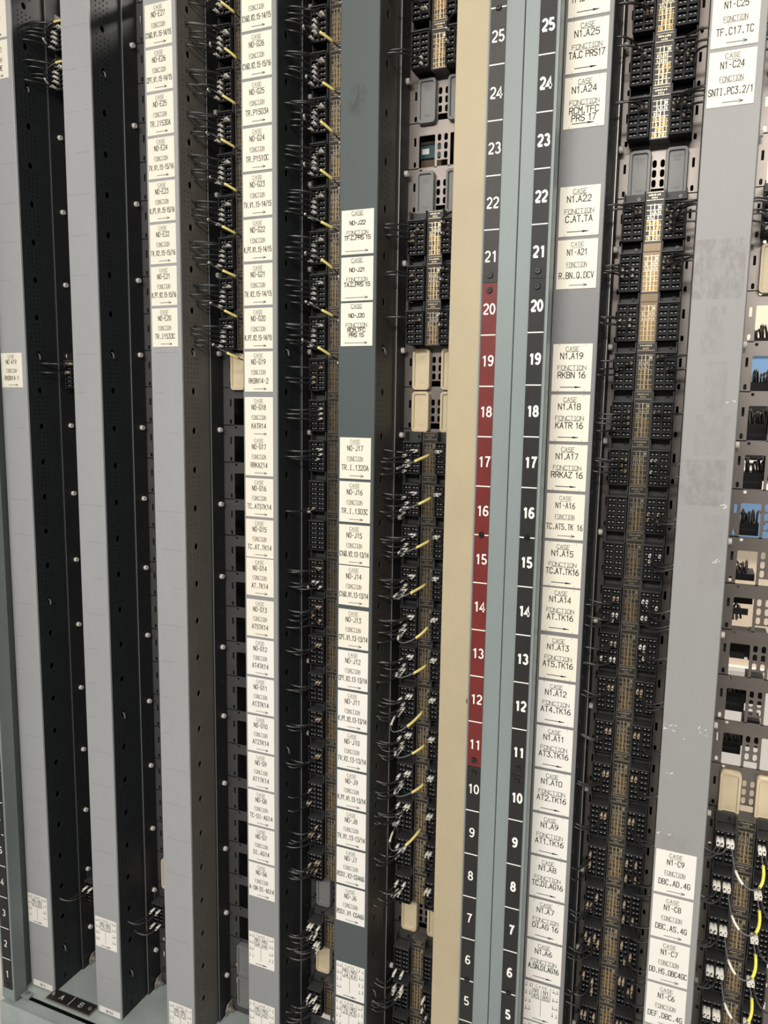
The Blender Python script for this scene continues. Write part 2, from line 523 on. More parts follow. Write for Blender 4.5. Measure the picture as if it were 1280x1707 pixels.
# ------------------------------------------------------------------ setting
o = MB().box(-3.0, 5.0, -4.0, 1.7, -0.32, -0.30).build('floor', 'floor_vinyl')
o['kind'] = 'structure'
o = MB().box(-3.0, 5.0, 1.6, 1.7, -0.30, 2.9).build('wall_back', 'wall_cream')
o['kind'] = 'structure'
o = MB().box(-3.0, 5.0, -4.0, 1.7, 2.9, 2.95).build('ceiling', 'ceiling_white')
o['kind'] = 'structure'
o = MB().box(-3.0, 5.0, -4.1, -4.0, -0.30, 2.9).build('wall_front', 'opposite_racks')
o['kind'] = 'structure'


def board(x0, x1, z0, z1, m, label, edge='white_board'):
    e = empty('wall_board', ((x0 + x1) / 2, 1.6, z0), label, 'board')
    c = (x0 + x1) / 2
    MB().box(x0 - c, x1 - c, -0.018, 0, 0, z1 - z0).build('board_panel', m, e)
    f = MB()
    f.box(x0 - c - 0.012, x1 - c + 0.012, -0.024, -0.0005, z1 - z0, z1 - z0 + 0.015)
    f.box(x0 - c - 0.012, x1 - c + 0.012, -0.024, -0.0005, -0.015, 0)
    f.build('board_frame', edge, e)


board(1.35, 1.95, 1.49, 1.60, 'blue_board', 'upper blue board on the wall behind the right rack')
board(1.35, 1.95, 1.27, 1.42, 'rear_dark', 'black board on the wall between the two blue boards', 'plastic_frame')
board(1.35, 1.95, 0.985, 1.125, 'blue_board', 'lower blue board on the wall behind the right rack')
board(1.35, 1.95, 0.15, 0.52, 'white_board', 'white board low on the wall behind the right rack')
board(1.35, 1.95, 1.155, 1.245, 'white_board', 'narrow white board just above the lower blue board')

# added dark sheets that keep the left rack's openings black
e = empty('rear_backdrop', (0.55, 0.30, Z0), 'added dark backing seen through the openings of the left rack', 'backdrop')
MB().box(-0.58, 0.575, 0, 0.02, 0, Z1 - Z0).build('back_sheet', 'rear_dark', e)
MB().box(0.575, 0.59, -0.16, 0.02, 0, Z1 - Z0).build('side_sheet', 'rear_dark', e)
MB().box(-0.595, -0.58, -0.16, 0.02, 0, Z1 - Z0).build('side_sheet', 'rear_dark', e)

e = empty('rear_backdrop', (1.29, 0.30, Z0), 'added dark backing behind the sockets beside the N1-A plates', 'backdrop')  # added to hide the bright rear wall from these slots
MB().box(-0.13, 0.135, 0, 0.02, 0, Z1 - Z0).build('back_sheet', 'rear_dark', e)
MB().box(0.135, 0.14, -0.16, 0.02, 0, Z1 - Z0).build('side_sheet', 'rear_dark', e)
MB().box(-0.135, -0.13, -0.16, 0.02, 0, Z1 - Z0).build('side_sheet', 'rear_dark', e)

# ------------------------------------------------------------------ rack frames
YU = -0.0575
fr = empty('rack_frame', (0.55, 0.0, -0.30), 'grey steel relay rack frame on the left, with beige edge panel', 'rack')


def fpart(name, m, fn, parent=fr):
    mb = MB()
    fn(mb)
    mb.v = [(x - parent.location.x, y - parent.location.y, z - parent.location.z) for x, y, z in mb.v]
    return mb.build(name, m, parent)


fpart('upright', 'frame_grey', lambda b: (b.cbox(-0.050, -0.0105, YU, YU + 0.0025, Z0, Z1, 0.0008), b.box(-0.050, -0.048, YU + 0.0025, 0.13, Z0, Z1)))
fpart('upright_flange', 'frame_mid', lambda b: (b.box(-0.0125, -0.0105, YU + 0.0025, -0.022, Z0, Z1),))  # same grey frame, shade on this side face put into the colour
fpart('inner_flange', 'frame_shadow', lambda b: (b.box(-0.048, -0.0125, -0.022, -0.020, Z0, Z1), b.box(-0.0265, -0.0245, -0.020, 0.13, Z0, Z1)))  # same grey frame, deeper shade painted as a darker colour
fpart('upright', 'frame_grey', lambda b: (b.cbox(1.0972, 1.1502, YU, YU + 0.0025, Z0, Z1, 0.0008), b.box(1.1482, 1.1502, YU + 0.0025, 0.13, Z0, Z1), b.box(1.0972, 1.0990, YU + 0.0025, 0.13, Z0, Z1)))
fpart('edge_panel', 'beige_paint', lambda b: (b.cbox(1.0447, 1.0970, YU + 0.0005, YU + 0.020, Z0, Z1, 0.001),))
fpart('paint_chip', 'chip_brown', lambda b: (b.add([(1.0965, YU + 0.0002, 0.905), (1.0925, YU + 0.0002, 0.911), (1.0935, YU + 0.0002, 0.917), (1.0965, YU + 0.0002, 0.919)], [(0, 1, 2, 3)]),))
fpart('edge_bead', 'frame_grey', lambda b: (b.box(1.0955, 1.0975, YU - 0.0008, YU + 0.001, Z0, Z1),))
fpart('base_plate', 'base_paint', lambda b: (b.box(-0.050, 1.1502, -0.0265, 0.20, Z0 - 0.004, Z0), b.box(-0.048, 1.148, 0.196, 0.20, -0.30, Z0 - 0.004)))
fpart('base_fascia', 'base_paint', lambda b: (b.box(-0.050, 1.1502, -0.060, -0.0325, Z0 - 0.012, Z0 - 0.008), b.cbox(-0.050, 1.1502, -0.066, -0.060, -0.30, Z0 - 0.006, 0.001), b.box(-0.050, -0.047, -0.060, 0.20, -0.30, Z0 - 0.012)))
fpart('corner_bracket', 'frame_grey', lambda b: (b.cbox(-0.0100, 0.0150, -0.040, -0.024, Z0 + 0.0002, Z0 + 0.004, 0.001),))
fpart('bolt', 'steel', lambda b: (b.cyl((0.0015, -0.031, Z0 + 0.004), 'z', 0.0055, 0.004, 6),))
for x in (0.057, 0.266, 0.474):
    def brk(b, x=x):
        b.add([(x + 0.0072, 0.108, Z0 + 0.001), (x + 0.0072, 0.133, Z0 + 0.001), (x + 0.0072, 0.133, Z0 + 0.028), (x + 0.0072, 0.118, Z0 + 0.028), (x + 0.0072, 0.108, Z0 + 0.016),
               (x + 0.0102, 0.108, Z0 + 0.001), (x + 0.0102, 0.133, Z0 + 0.001), (x + 0.0102, 0.133, Z0 + 0.028), (x + 0.0102, 0.118, Z0 + 0.028), (x + 0.0102, 0.108, Z0 + 0.016)],
              [(0, 1, 2, 3, 4), (9, 8, 7, 6, 5), (0, 4, 9, 5), (4, 3, 8, 9), (3, 2, 7, 8), (2, 1, 6, 7), (1, 0, 5, 6)])
    bk = fpart('foot_bracket', 'edge_steel', brk)
    fpart('bolt', 'steel', lambda b: (b.cyl((x + 0.0102, 0.122, Z0 + 0.0125), 'x', 0.0065, 0.007, 6), b.cyl((x + 0.0172, 0.122, Z0 + 0.0125), 'x', 0.0035, 0.005, 8)))

fr2 = empty('rack_frame', (1.18, 0.0, -0.30), 'grey steel relay rack frame on the right, beside the bold white numbers', 'rack')
fpart('upright', 'frame_grey', lambda b: (b.cbox(1.1520, 1.2035, YU - 0.003, YU - 0.0005, Z0, Z1, 0.0008), b.box(1.1520, 1.1540, YU - 0.0005, 0.13, Z0, Z1), b.box(1.2000, 1.2035, YU - 0.0045, -0.030, Z0, Z1)), fr2)
fpart('base_plate', 'base_paint', lambda b: (b.box(1.1520, 1.70, -0.0265, 0.20, Z0 - 0.004, Z0), b.box(1.1520, 1.70, -0.066, -0.060, -0.30, Z0 - 0.006), b.box(1.1540, 1.70, 0.196, 0.20, -0.30, Z0 - 0.004)), fr2)

# letter plate A | B on the base of the left rack
lp = empty('letter_plate', (0.119, -0.005, Z0), 'black plate lettered A and B screwed to the rack base', 'letter plate')
MB().cbox(-0.070, 0.070, -0.0185, 0.0155, 0, 0.0035, 0.0005).build('plate_holder', 'steel', lp)
MB().box(-0.066, 0.066, -0.0150, 0.0125, 0.0035, 0.006).build('plate', 'strip_black', lp)


def flat_text(s, cx, cy, h, z, w, m, parent, name='lettering'):
    t = MB()
    text(t, s, cx, 0, h, 0, w=w, aspect=0.7)
    t.v = [(x, cy + zz, z) for x, y, zz in t.v]
    return t.build(name, m, parent)


flat_text('A', -0.030, -0.001, 0.013, 0.00615, 0.0009, 'digit_white', lp)
flat_text('B', 0.030, -0.001, 0.013, 0.00615, 0.0009, 'digit_white', lp)
MB().box(-0.0006, 0.0006, -0.0145, 0.012, 0.006, 0.0062).build('divider_line', 'digit_white', lp)
for x in (-0.057, 0.057):
    MB().cyl((x, -0.001, 0.006), 'z', 0.0048, 0.0025, 10, r2=0.0042).build('screw', 'steel', lp)

# ------------------------------------------------------------------ number strips
_num = {}


def arc(cx, cy, rx, ry, a0, a1, n=12):
    return [(cx + rx * math.cos(math.radians(a0 + (a1 - a0) * i / n)), cy + ry * math.sin(math.radians(a0 + (a1 - a0) * i / n))) for i in range(n + 1)]


_six = [[(-0.21, 0.33), (-0.205, 0.5), (-0.165, 0.71), (-0.09, 0.86), (0.03, 0.92), (0.14, 0.89), (0.19, 0.80)], arc(0, 0.31, 0.215, 0.23, 0, 360, 18)]
DIG = {
    '0': [arc(0, 0.5, 0.215, 0.42, 0, 360, 22)],
    '1': [[(0.06, 0.0), (0.06, 0.95)], [(0.06, 0.93), (-0.02, 0.81), (-0.15, 0.76)]],
    '2': [arc(0, 0.69, 0.215, 0.23, 165, -35, 12) + [(0.08, 0.42), (-0.12, 0.24), (-0.21, 0.08)], [(-0.22, 0.08), (0.23, 0.08)]],
    '3': [arc(-0.01, 0.71, 0.19, 0.21, 155, -85, 12), arc(0, 0.295, 0.215, 0.22, 85, -160, 14)],
    '4': [[(0.10, 0.0), (0.10, 0.93), (-0.25, 0.28), (0.26, 0.28)]],
    '5': [[(0.20, 0.92), (-0.14, 0.92), (-0.19, 0.47)], arc(0, 0.31, 0.215, 0.235, 138, -155, 16)],
    '6': _six,
    '7': [[(-0.22, 0.92), (0.22, 0.92), (0.09, 0.62), (0.0, 0.32), (-0.04, 0.02)]],
    '8': [arc(0, 0.71, 0.175, 0.205, 0, 360, 16), arc(0, 0.295, 0.215, 0.22, 0, 360, 18)],
    '9': [[(-x, 1 - y) for x, y in pl] for pl in _six],
}


def numeral_mesh(sn, hw):
    """rounded sans numerals, cap height 1, facing -y"""
    b = MB()
    step = 0.60 + hw * 0.4
    x0 = -step * (len(sn) - 1) / 2
    for i, c in enumerate(sn):
        for li, pl in enumerate(DIG[c]):
            P = [Vector((x0 + i * step + x, y - 0.5)) for x, y in pl]
            closed = (P[0] - P[-1]).length < 1e-6
            if closed:
                P = P[:-1]
            n = len(P)
            V = []
            for k in range(n):
                pr = P[k - 1] if (k > 0 or closed) else None
                nx_ = P[(k + 1) % n] if (k < n - 1 or closed) else None
                d1 = (P[k] - pr).normalized() if pr is not None else None
                d2 = (nx_ - P[k]).normalized() if nx_ is not None else None
                d1 = d2 if d1 is None else d1
                d2 = d1 if d2 is None else d2
                n1, n2 = Vector((-d1.y, d1.x)), Vector((-d2.y, d2.x))
                mv = n1 + n2
                mv = n1 if mv.length < 1e-4 else mv / max(mv.dot(n1), 0.45)
                V += [(P[k].x - mv.x * hw, -0.00006 * li, P[k].y - mv.y * hw), (P[k].x + mv.x * hw, -0.00006 * li, P[k].y + mv.y * hw)]
            F = [(2 * k, 2 * ((k + 1) % n), 2 * ((k + 1) % n) + 1, 2 * k + 1) for k in range(n if closed else n - 1)]
            b.add(V, F)
    return b.mesh('numeral', ['digit_white'])


for _i in range(1, 30):
    _num[(str(_i), 0.012)] = numeral_mesh(str(_i), 0.072)
    _num[(str(_i), 0.035)] = numeral_mesh(str(_i), 0.105)


def number_strip(x0, x1, y, r0, r1, m, label, off, dz=0.0, cut=False):
    xc = (x0 + x1) / 2
    zt = r1 * PITCH_Z + dz
    h = (r1 - r0 + 1) * PITCH_Z
    e = empty('number_strip', (xc, y, zt - h), label, 'number strip', 'row number strips')
    MB().box(x0 - xc, x1 - xc, -0.002, 0, 0.0006, h - 0.0006).build('strip_plate', m, e)
    ln = MB().box(x0 - xc, x1 - xc, -0.00225, -0.002, -0.0009, 0.0009).mesh('row_line', ['digit_white'])
    for i, r in enumerate(range(r0, r1 + 1)):
        z = i * PITCH_Z
        if z > 0:
            ob('row_line', ln, e, (0, 0, z))
        hgt = 0.0178
        nx = 0.93 if off < 0.02 else 0.86
        ob('numeral', _num[(str(r), off)], e, (0.0005, -0.0022, z + 0.040), (hgt * nx, 1, hgt))
    sc = MB().cyl((0, -0.002, 0), 'y', 0.0052, -0.003, 12, r2=0.0042, hole=0.4).mesh('screw', ['screw_black'])
    for z in ((0.0115, h - 0.0115) if h < 0.7 else (0.0115, 5 * PITCH_Z, h - 0.0115)):
        ob('screw', sc, e, (0, 0, z))
    return e


NS = number_strip
NS(1.0990, 1.1225, YU, 21, 29, 'strip_brown', 'dark row number strip from 21 upward beside the beige panel', 0.012)
NS(1.0990, 1.1225, YU, 11, 20, 'strip_red', 'red row number strip reading 11 to 20 beside the beige panel', 0.012)
NS(1.0990, 1.1225, YU, 1, 10, 'strip_black', 'black row number strip below the red one, reading 10 downward', 0.012)
NS(1.1742, 1.1985, YU - 0.003, 21, 29, 'strip_black', 'bold black number strip from 21 upward beside the right rack labels', 0.035, 0.002)
NS(1.1742, 1.1985, YU - 0.003, 11, 20, 'strip_black', 'bold black number strip reading 11 to 20 beside the right rack labels', 0.035, 0.002)
NS(1.1742, 1.1985, YU - 0.003, 1, 10, 'strip_black', 'bold black number strip from 10 downward beside the right rack labels', 0.035, 0.002)
NS(-0.0415, -0.0145, YU, 1, 10, 'strip_black', 'black number strip from 1 up, on the far left upright', 0.012)

# ------------------------------------------------------------------ cable ducts
DSTY = {'A': ('cover_light', 'duct_black'), 'C': ('cover_light', 'duct_black'), 'E': ('cover_light', 'duct_brown'), 'G': ('cover_mid', 'duct_black'),
        'J': ('cover_dark_scuffed', 'duct_dark'), 'N1A': ('cover_n1', 'duct_black'), 'N1C': ('cover_scuffed', 'duct_black')}
DLAB = {'A': 'light grey cable duct at the far left, beside the number 1 upright',
        'C': 'light grey cable duct without any plates, second from the left',
        'E': 'light grey cable duct carrying the N0-E label plates near its top',
        'G': 'grey cable duct carrying the full column of N0-G label plates',
        'J': 'dark slate grey cable duct carrying the N0-J label plates',
        'N1A': 'grey cable duct carrying the N1-A label plates of the right rack',
        'N1C': 'scuffed pale grey cable duct carrying the N1-C label plates'}
SMALLY = (0.0214, 0.0322, 0.0429, 0.0536)


def side_mesh(m):
    b = MB()
    fn = lambda y, z, d: (-d, y, z)
    for r in range(0, NROW + 1):
        zt = r * PITCH_Z
        hl = [(0.038, zt - 0.008, 0.0115, 0.0135, 0.007)]
        for zz in range(6):
            for yy in SMALLY:
                hl.append((yy, zt - 0.0235 - zz * 0.0094, 0.0036, 0.0036, 0.0018))
        lo, hi = zt - PITCH_Z + 0.0, zt
        if r == 0:
            lo = Z0
            hl = [h for h in hl if h[1] > Z0 + 0.004]
        b.plate(0.004, 0.090, lo, hi, hl, fn, 0.0016)
    return b.mesh('side_wall', [m])


SIDE = {}
BIGH = {}
for k, (L, R) in DUCTS.items():
    cm, sm = DSTY[k]
    xc = (L + R) / 2
    h = (R - L) / 2
    d = empty('cable_duct', (xc, 0, 0), DLAB[k], 'cable duct', 'vertical cable ducts')
    MB().cbox(-h, h, 0, 0.002, Z0 + 0.002, Z1, 0.0009).build('cover', cm, d)
    MB().box(-h, -h + 0.0015, 0.002, 0.005, Z0 + 0.002, Z1).box(h - 0.0015, h, 0.002, 0.005, Z0 + 0.002, Z1).build('cover_lip', cm, d)
    if sm not in SIDE:
        SIDE[sm] = side_mesh(sm)
    ob('side_wall', SIDE[sm], d, (h - 0.0012, 0, 0))
    ob('side_wall', SIDE[sm], d, (-h + 0.0012, 0, 0), (-1, 1, 1))
    MB().box(-h + 0.003, h - 0.003, 0.088, 0.090, Z0, Z1).build('back_wall', sm, d)
    MB().box(-h - 0.0040, -h + 0.004, 0.0905, YP - 0.0012, Z0, Z1).box(h - 0.004, h + 0.0040, 0.0905, YP - 0.0012, Z0, Z1).build('mounting_bar', 'bar_black', d)
    if k != 'A':
        MB().box(h + 0.0028, h + 0.0043, 0.0893, 0.0905, Z0, Z1).build('bar_edge_glint', 'edge_steel' if k in ('J', 'N1A') else 'frame_mid', d)  # light caught on the bar's front edge, painted as a paler strip
    else:
        MB().box(h + 0.0032, h + 0.0043, 0.0893, 0.0905, Z0, Z1).build('bar_edge_glint', 'frame_shadow', d)  # same painted edge light, fainter here
    scm = MB().cyl((h + 0.0040, 0, 0), 'x', 0.0055, 0.0065, 10, r2=0.0050, hole=0.4).mesh('screw', ['screw_white'])
    hom = MB().cyl((h + 0.0040, 0, 0), 'x', 0.0032, 0.0009, 8, hole=0.7).mesh('plug_hole', ['rubber'])
    for r in range(0, NROW):
        if r % 2:
            ob('screw', scm, d, (0, 0.117, r * PITCH_Z - 0.007))
        else:
            ob('plug_hole', hom, d, (0, 0.117, r * PITCH_Z - 0.007))
ROWW = lambda n: words(n)
sc = MB()
rs = random.Random(5)
for (px, pz, n, sp) in ((1.4125, 0.902, 7, 0.010), (1.463, 0.903, 6, 0.009), (1.440, 0.888, 1, 0.003), (1.420, 0.822, 5, 0.008), (1.410, 0.72, 4, 0.014), (1.470, 1.262, 4, 0.006), (1.468, 1.42, 3, 0.006), (1.466, 1.175, 4, 0.006)):
    for q in range(n):
        a = (min(max(px + rs.uniform(-sp, sp), 1.4065), 1.472), pz + rs.uniform(-sp, sp) * 0.6)
        ang = rs.gauss(0.35, 0.35)
        l = rs.uniform(0.001, 0.006)
        stroke(sc, a, (a[0] + l * math.cos(ang), a[1] + l * math.sin(ang)), rs.uniform(0.0002, 0.0006), -0.00015, 0)
xd = (DUCTS['N1C'][0] + DUCTS['N1C'][1]) / 2
sc.v = [(x - xd, y, z) for x, y, z in sc.v]
scr = sc.build('paint_scratches', 'flake', d)
scr['kind'] = 'stuff'
scr['label'] = 'small white scratches in the paint'
# a few wire ends of white cable tags poking from the large duct holes
for k, r in (('A', 26), ('A', 19), ('A', 1), ('C', 26), ('C', 19), ('C', 9), ('C', 1), ('E', 19), ('G', 19), ('J', 19), ('J', 3), ('G', 9), ('A', 12)):
    R = DUCTS[k][1]
    z = r * PITCH_Z - 0.010
    b = MB().tube([(-0.005, 0.002, 0.004), (0.003, 0.0, -0.001), (0.0055, -0.001, -0.010)], 0.0018, 6)
    tag(b.build('cable_tie_end', 'wire_grey', None, (R - 0.001, 0.038, z)), 'grey tie end poking out of the %s duct side, level with row %s' % (NICE[k], ROWW(r)), 'cable tie', 'cable tie ends')

# ------------------------------------------------------------------ mounting panels
for k, xc in BAY.items():
    R = DUCTS[k][1] - 0.004
    X1 = BAYR[k] + 0.004
    dz = DZP[k]
    stl = 'panel_steel' if k in ('J', 'N1A', 'N1C') else 'panel_shaded'  # left bays take the copy with shade painted in
    b = MB()
    fn = lambda x, z, d: (x - xc, d, z)
    blank = dict(BLANK.get(k, []))
    for r in range(0, NROW + 1):
        zt = r * PITCH_Z + dz
        hl = [(xc - 0.0535, zt - 0.0336, 0.0042, 0.0150, 0), (xc + 0.0535, zt - 0.0336, 0.0042, 0.0150, 0)]
        solid = r in SOCK[k]
        if not solid and r > 0:
            w = (0.0308, 0.0577)
            for sgn in (-1, 1):
                hl.append((xc + sgn * 0.0301, zt - 0.0527, w[0], w[1], 0.002))
                for q in range(3):
                    hl.append((xc + sgn * 0.0063, zt - 0.030 - q * 0.0155, 0.0068, 0.0125, 0.0032))
            hl.append((xc, zt - 0.0755, 0.0205, 0.0125, 0.001))
            hl.append((xc - 0.041, zt - 0.0055, 0.0056, 0.0056, 0.003))
        lo, hi = zt - PITCH_Z - 0.0003, zt
        hl2 = []
        for sgn in (-1, 1):
            hl2.append((xc + sgn * 0.0535, zt - 0.0735, 0.0050, 0.0095, 0.0022))
        hl += hl2
        if r == 0:
            hl = []
            lo = Z0
        b.plate(R, X1, lo, hi, hl, fn, 0.002)
    e = empty('mounting_panel', (xc, YP, 0), 'perforated steel panel between ducts, right of the %s duct' % NICE[k], 'panel', 'perforated mounting panels')
    b.build('perforated_sheet', stl, e)


# ------------------------------------------------------------------ relay sockets
def row_ref(k, r):
    if (k, r) in HAVE:
        return 'beside plate %s%d' % (NICE[k], r)
    return 'in row %s right of duct %s' % (words(r), NICE[k])


CELLX = (-0.0079, 0.0079)


def block_mesh():
    """terminal block, centred x, z measured from row top; 2 x 6 recessed cells"""
    b = MB()
    fn = lambda x, z, d: (x, YB - YP + d, z)
    hl = [(cx, -0.0265 - q * 0.0096, 0.0128, 0.0066, 0) for cx in CELLX for q in range(6)]
    b.plate(-0.0165, 0.0165, -0.0795, -0.0205, hl, fn, 0.005)
    b.add([fn(-0.0165, -0.0795, 0.005), fn(0.0165, -0.0795, 0.005), fn(0.0165, -0.0205, 0.005), fn(-0.0165, -0.0205, 0.005)], [(0, 1, 2, 3)])
    y0, y1 = YB - YP, 0
    b.add([(-0.0165, y0, -0.0795), (-0.0165, y0, -0.0205), (-0.0165, y1, -0.0205), (-0.0165, y1, -0.0795)], [(0, 1, 2, 3)])
    b.add([(0.0165, y0, -0.0795), (0.0165, y0, -0.0205), (0.0165, y1, -0.0205), (0.0165, y1, -0.0795)], [(3, 2, 1, 0)])
    b.add([(-0.0165, y0, -0.0795), (0.0165, y0, -0.0795), (0.0165, y1, -0.0795), (-0.0165, y1, -0.0795)], [(3, 2, 1, 0)])
    b.add([(-0.0165, y0, -0.0205), (0.0165, y0, -0.0205), (0.0165, y1, -0.0205), (-0.0165, y1, -0.0205)], [(0, 1, 2, 3)])
    return b.mesh('terminal_block', ['plastic_black'])


def hood_mesh():
    """ledge, side cheeks and recessed back above a terminal block"""
    b = MB()
    b.box(-0.0165, 0.0165, YB - YP - 0.004, -0.020, -0.0205, -0.0185)
    b.box(-0.0165, -0.0150, YB - YP + 0.006, 0, -0.0185, -0.001)
    b.box(0.0150, 0.0165, YB - YP + 0.006, 0, -0.0185, -0.001)
    b.box(-0.0150, 0.0150, -0.018, 0, -0.0185, -0.001)
    return b.mesh('block_hood', ['plastic_ledge'])


def rib_mesh():
    b = MB()
    y = YB - YP
    b.box(-0.0168, -0.0150, y - 0.0008, y + 0.004, -0.0795, -0.0215)
    b.box(0.0150, 0.0168, y - 0.0008, y + 0.004, -0.0795, -0.0215)
    b.box(-0.0009, 0.0009, y - 0.0006, y + 0.001, -0.0785, -0.0215)
    for q in range(7):
        z = -0.0217 - q * 0.0096
        b.box(-0.0150, 0.0150, y - 0.0005, y + 0.001, z - 0.0008, z + 0.0008)
    return b.mesh('grid_ribs', ['plastic_frame'])


def pins_mesh():
    b = MB()
    y = YB - YP
    for cx in CELLX:
        for q in range(6):
            z = -0.0265 - q * 0.0096
            for s in (-1, 1):
                b.box(cx + s * 0.0032 - 0.0014, cx + s * 0.0032 + 0.0014, y + 0.0034, y + 0.005, z - 0.0006, z + 0.0006)
    return b.mesh('contact_pins', ['contact'])


def screw_mesh():
    return MB().cyl((0.006, -0.018, -0.0095), 'y', 0.0028, -0.003, 8, hole=0.45).mesh('screw', ['screw_black'])


def housing_mesh():
    b = MB()
    y = YPL - YP
    b.box(-0.0145, -0.0131, y - 0.0012, 0, -0.0812, -0.0010)
    b.box(0.0131, 0.0145, y - 0.0012, 0, -0.0812, -0.0010)
    b.box(-0.0131, 0.0131, y - 0.0012, 0, -0.0022, -0.0010)
    b.box(-0.0131, 0.0131, y - 0.0012, 0, -0.0812, -0.0800)
    b.box(-0.0131, 0.0131, y - 0.0008, y + 0.002, -0.0162, -0.0150)
    return b.mesh('plate_frame', ['plate_edge'])


def face_mesh(m):
    y = YPL - YP
    return MB().box(-0.0131, 0.0131, y, 0, -0.0800, -0.0022).mesh('coding_plate', [m])


def print_mesh(seed, dense, bronze=False):
    """engraved metal lines and marks of the coding plate"""
    rnd = random.Random(seed)
    b = MB()
    y = YPL - YP - 0.00035
    yb = YPL - YP
    top, bot, L, R = -0.0225, -0.0785, -0.0118, 0.0118

    def ln(x0, x1, z0, z1, m=0):
        b.box(x0, x1, y, yb, z0, z1, m)
    nx, nz = 4, 7
    cw, ch = (R - L) / nx, (top - bot) / nz
    for i in range(1, nx):
        w = 0.00045 if i != 2 else 0.0007
        ln(L + i * cw - w, L + i * cw + w, bot, top, 1)
    for j in range(nz + 1):
        z = top - j * ch
        if j == 0:
            ln(L, -cw * 0.35, z - 0.0004, z + 0.0004, 1)
            ln(cw * 0.35, R, z - 0.0004, z + 0.0004, 1)
        else:
            ln(L, R, z - 0.00038, z + 0.00038, 1)
    ln(-0.0012, 0.0012, top - 0.0010, top + 0.0014, 1)
    ln(-0.0012, 0.0012, bot + ch * 0.9, bot + ch * 0.9 + 0.0022, 1)
    ln(R - cw * 0.8, R - cw * 0.25, top - ch * 0.75, top - ch * 0.25, 1)
    for j in range(nz):
        for i in range(nx):
            cx, cz = L + (i + 0.5) * cw, top - (j + 0.5) * ch
            if j >= 3 or (dense == 2 and j > 0):
                for q in (-1, 1):
                    if rnd.random() < (0.8 if dense else 0.5):
                        ln(cx + q * cw * 0.22 - 0.0005, cx + q * cw * 0.22 + 0.0005, cz - ch * 0.33, cz + ch * rnd.uniform(0.05, 0.36), 0)
                if rnd.random() < 0.35:
                    ln(cx - cw * 0.3, cx + cw * 0.3, cz + ch * 0.15, cz + ch * 0.30, 0)
            elif dense != 2 and rnd.random() < 0.75 and j > 0:
                ln(cx - 0.0011, cx + 0.0011, cz - ch * 0.28, cz - ch * 0.12, 1)
                ln(cx - 0.0011, cx - 0.0004, cz - ch * 0.12, cz + ch * 0.25, 1)
                if rnd.random() < 0.6:
                    ln(cx + 0.0004, cx + 0.0011, cz - ch * 0.12, cz + ch * 0.25, 1)
    if not bronze:
        ln(-0.0128, 0.0128, -0.0030, -0.0024, 1)
        ln(-0.0128, 0.0128, -0.0148, -0.0142, 1)
    # small name field above: rows of short marks
    if not bronze:
        for (z, n, x0, x1) in ((-0.0065, 6, -0.0098, 0.0098), (-0.0112, 4, -0.0050, 0.0050)):
            st = (x1 - x0) / n
            for i in range(n):
                w = st * rnd.uniform(0.45, 0.75)
                ln(x0 + i * st, x0 + i * st + w, z - 0.0014, z + 0.0014 * rnd.uniform(0.2, 1), 1)
                if rnd.random() < 0.5:
                    ln(x0 + i * st, x0 + i * st + w * 0.4, z - 0.0014, z + 0.0016, 1)
    return b.mesh('engraved_marks', ['brass', 'silver'])


ME_BLOCK, ME_HOOD, ME_RIBS, ME_PINS, ME_SCREW, ME_HOUS = block_mesh(), hood_mesh(), rib_mesh(), pins_mesh(), screw_mesh(), housing_mesh()
ME_FACE, ME_FACEB = face_mesh('plate_dark'), face_mesh('plate_bronze')
ME_PRINT = [print_mesh(i, d) for i, d in ((1, 0), (2, 1), (3, 1), (4, 2))]
ME_PRINTB = print_mesh(9, 1, True)
XBL, XBR = -0.0320, 0.0320

# label plate rows are needed for naming; specs below
G_TXT = {27: 'C160.V2.15-14/15', 26: 'C160.V2.15-15/16', 25: 'TR.P1503A', 24: 'TR.P1510C', 23: 'TV.V1.15-14/15', 22: 'K.PT.V1.15-14/15', 21: 'TV.V2.15-14/15',
         20: 'K.PT.V2.15-14/15', 19: 'RKBN14-2', 18: 'KATR14', 17: 'RRKAZ14', 16: 'TC.AT5TK14', 15: 'TC.AT.TK14', 14: 'AT.TK14', 13: 'AT5TK14', 12: 'AT4TK14',
         11: 'AT3TK14', 10: 'AT2TK14', 9: 'AT1TK14', 8: 'TC-DI-AG14', 7: 'DI.AG14', 6: 'A-SN-DI-AG14'}
E_TXT = {27: 'C160.V1.15-14/15', 26: 'CPT.V1.15-14/15', 25: 'TR.I1530A', 24: 'TV.V1.15-15/16', 23: 'K.PT.V1.15-15/16', 22: 'TV.V2.15-15/16', 21: 'K.PT.V2.15-15/16', 20: 'TR.I1533C'}
J_TXT = {22: 'TF.C.PRS 15', 21: 'TA.C.PRS 15', 20: 'RCM.TFC|PRS 15', 17: 'TR.I.1320A', 16: 'TR.I.1303C', 15: 'C160.V2.13-13/14', 14: 'C160.V1.13-13/14', 13: 'CPT.V1.13-13/14',
         12: 'CPT.V2.13-13/14', 11: 'K.PT.V2.13-13/14', 10: 'TV.V2.13-13/14', 9: 'K.PT.V1.13-13/14', 8: 'TV.V1.13-13/14', 7: 'RSS1.V2-CG46G', 6: 'RSS1.V1-CG46G'}
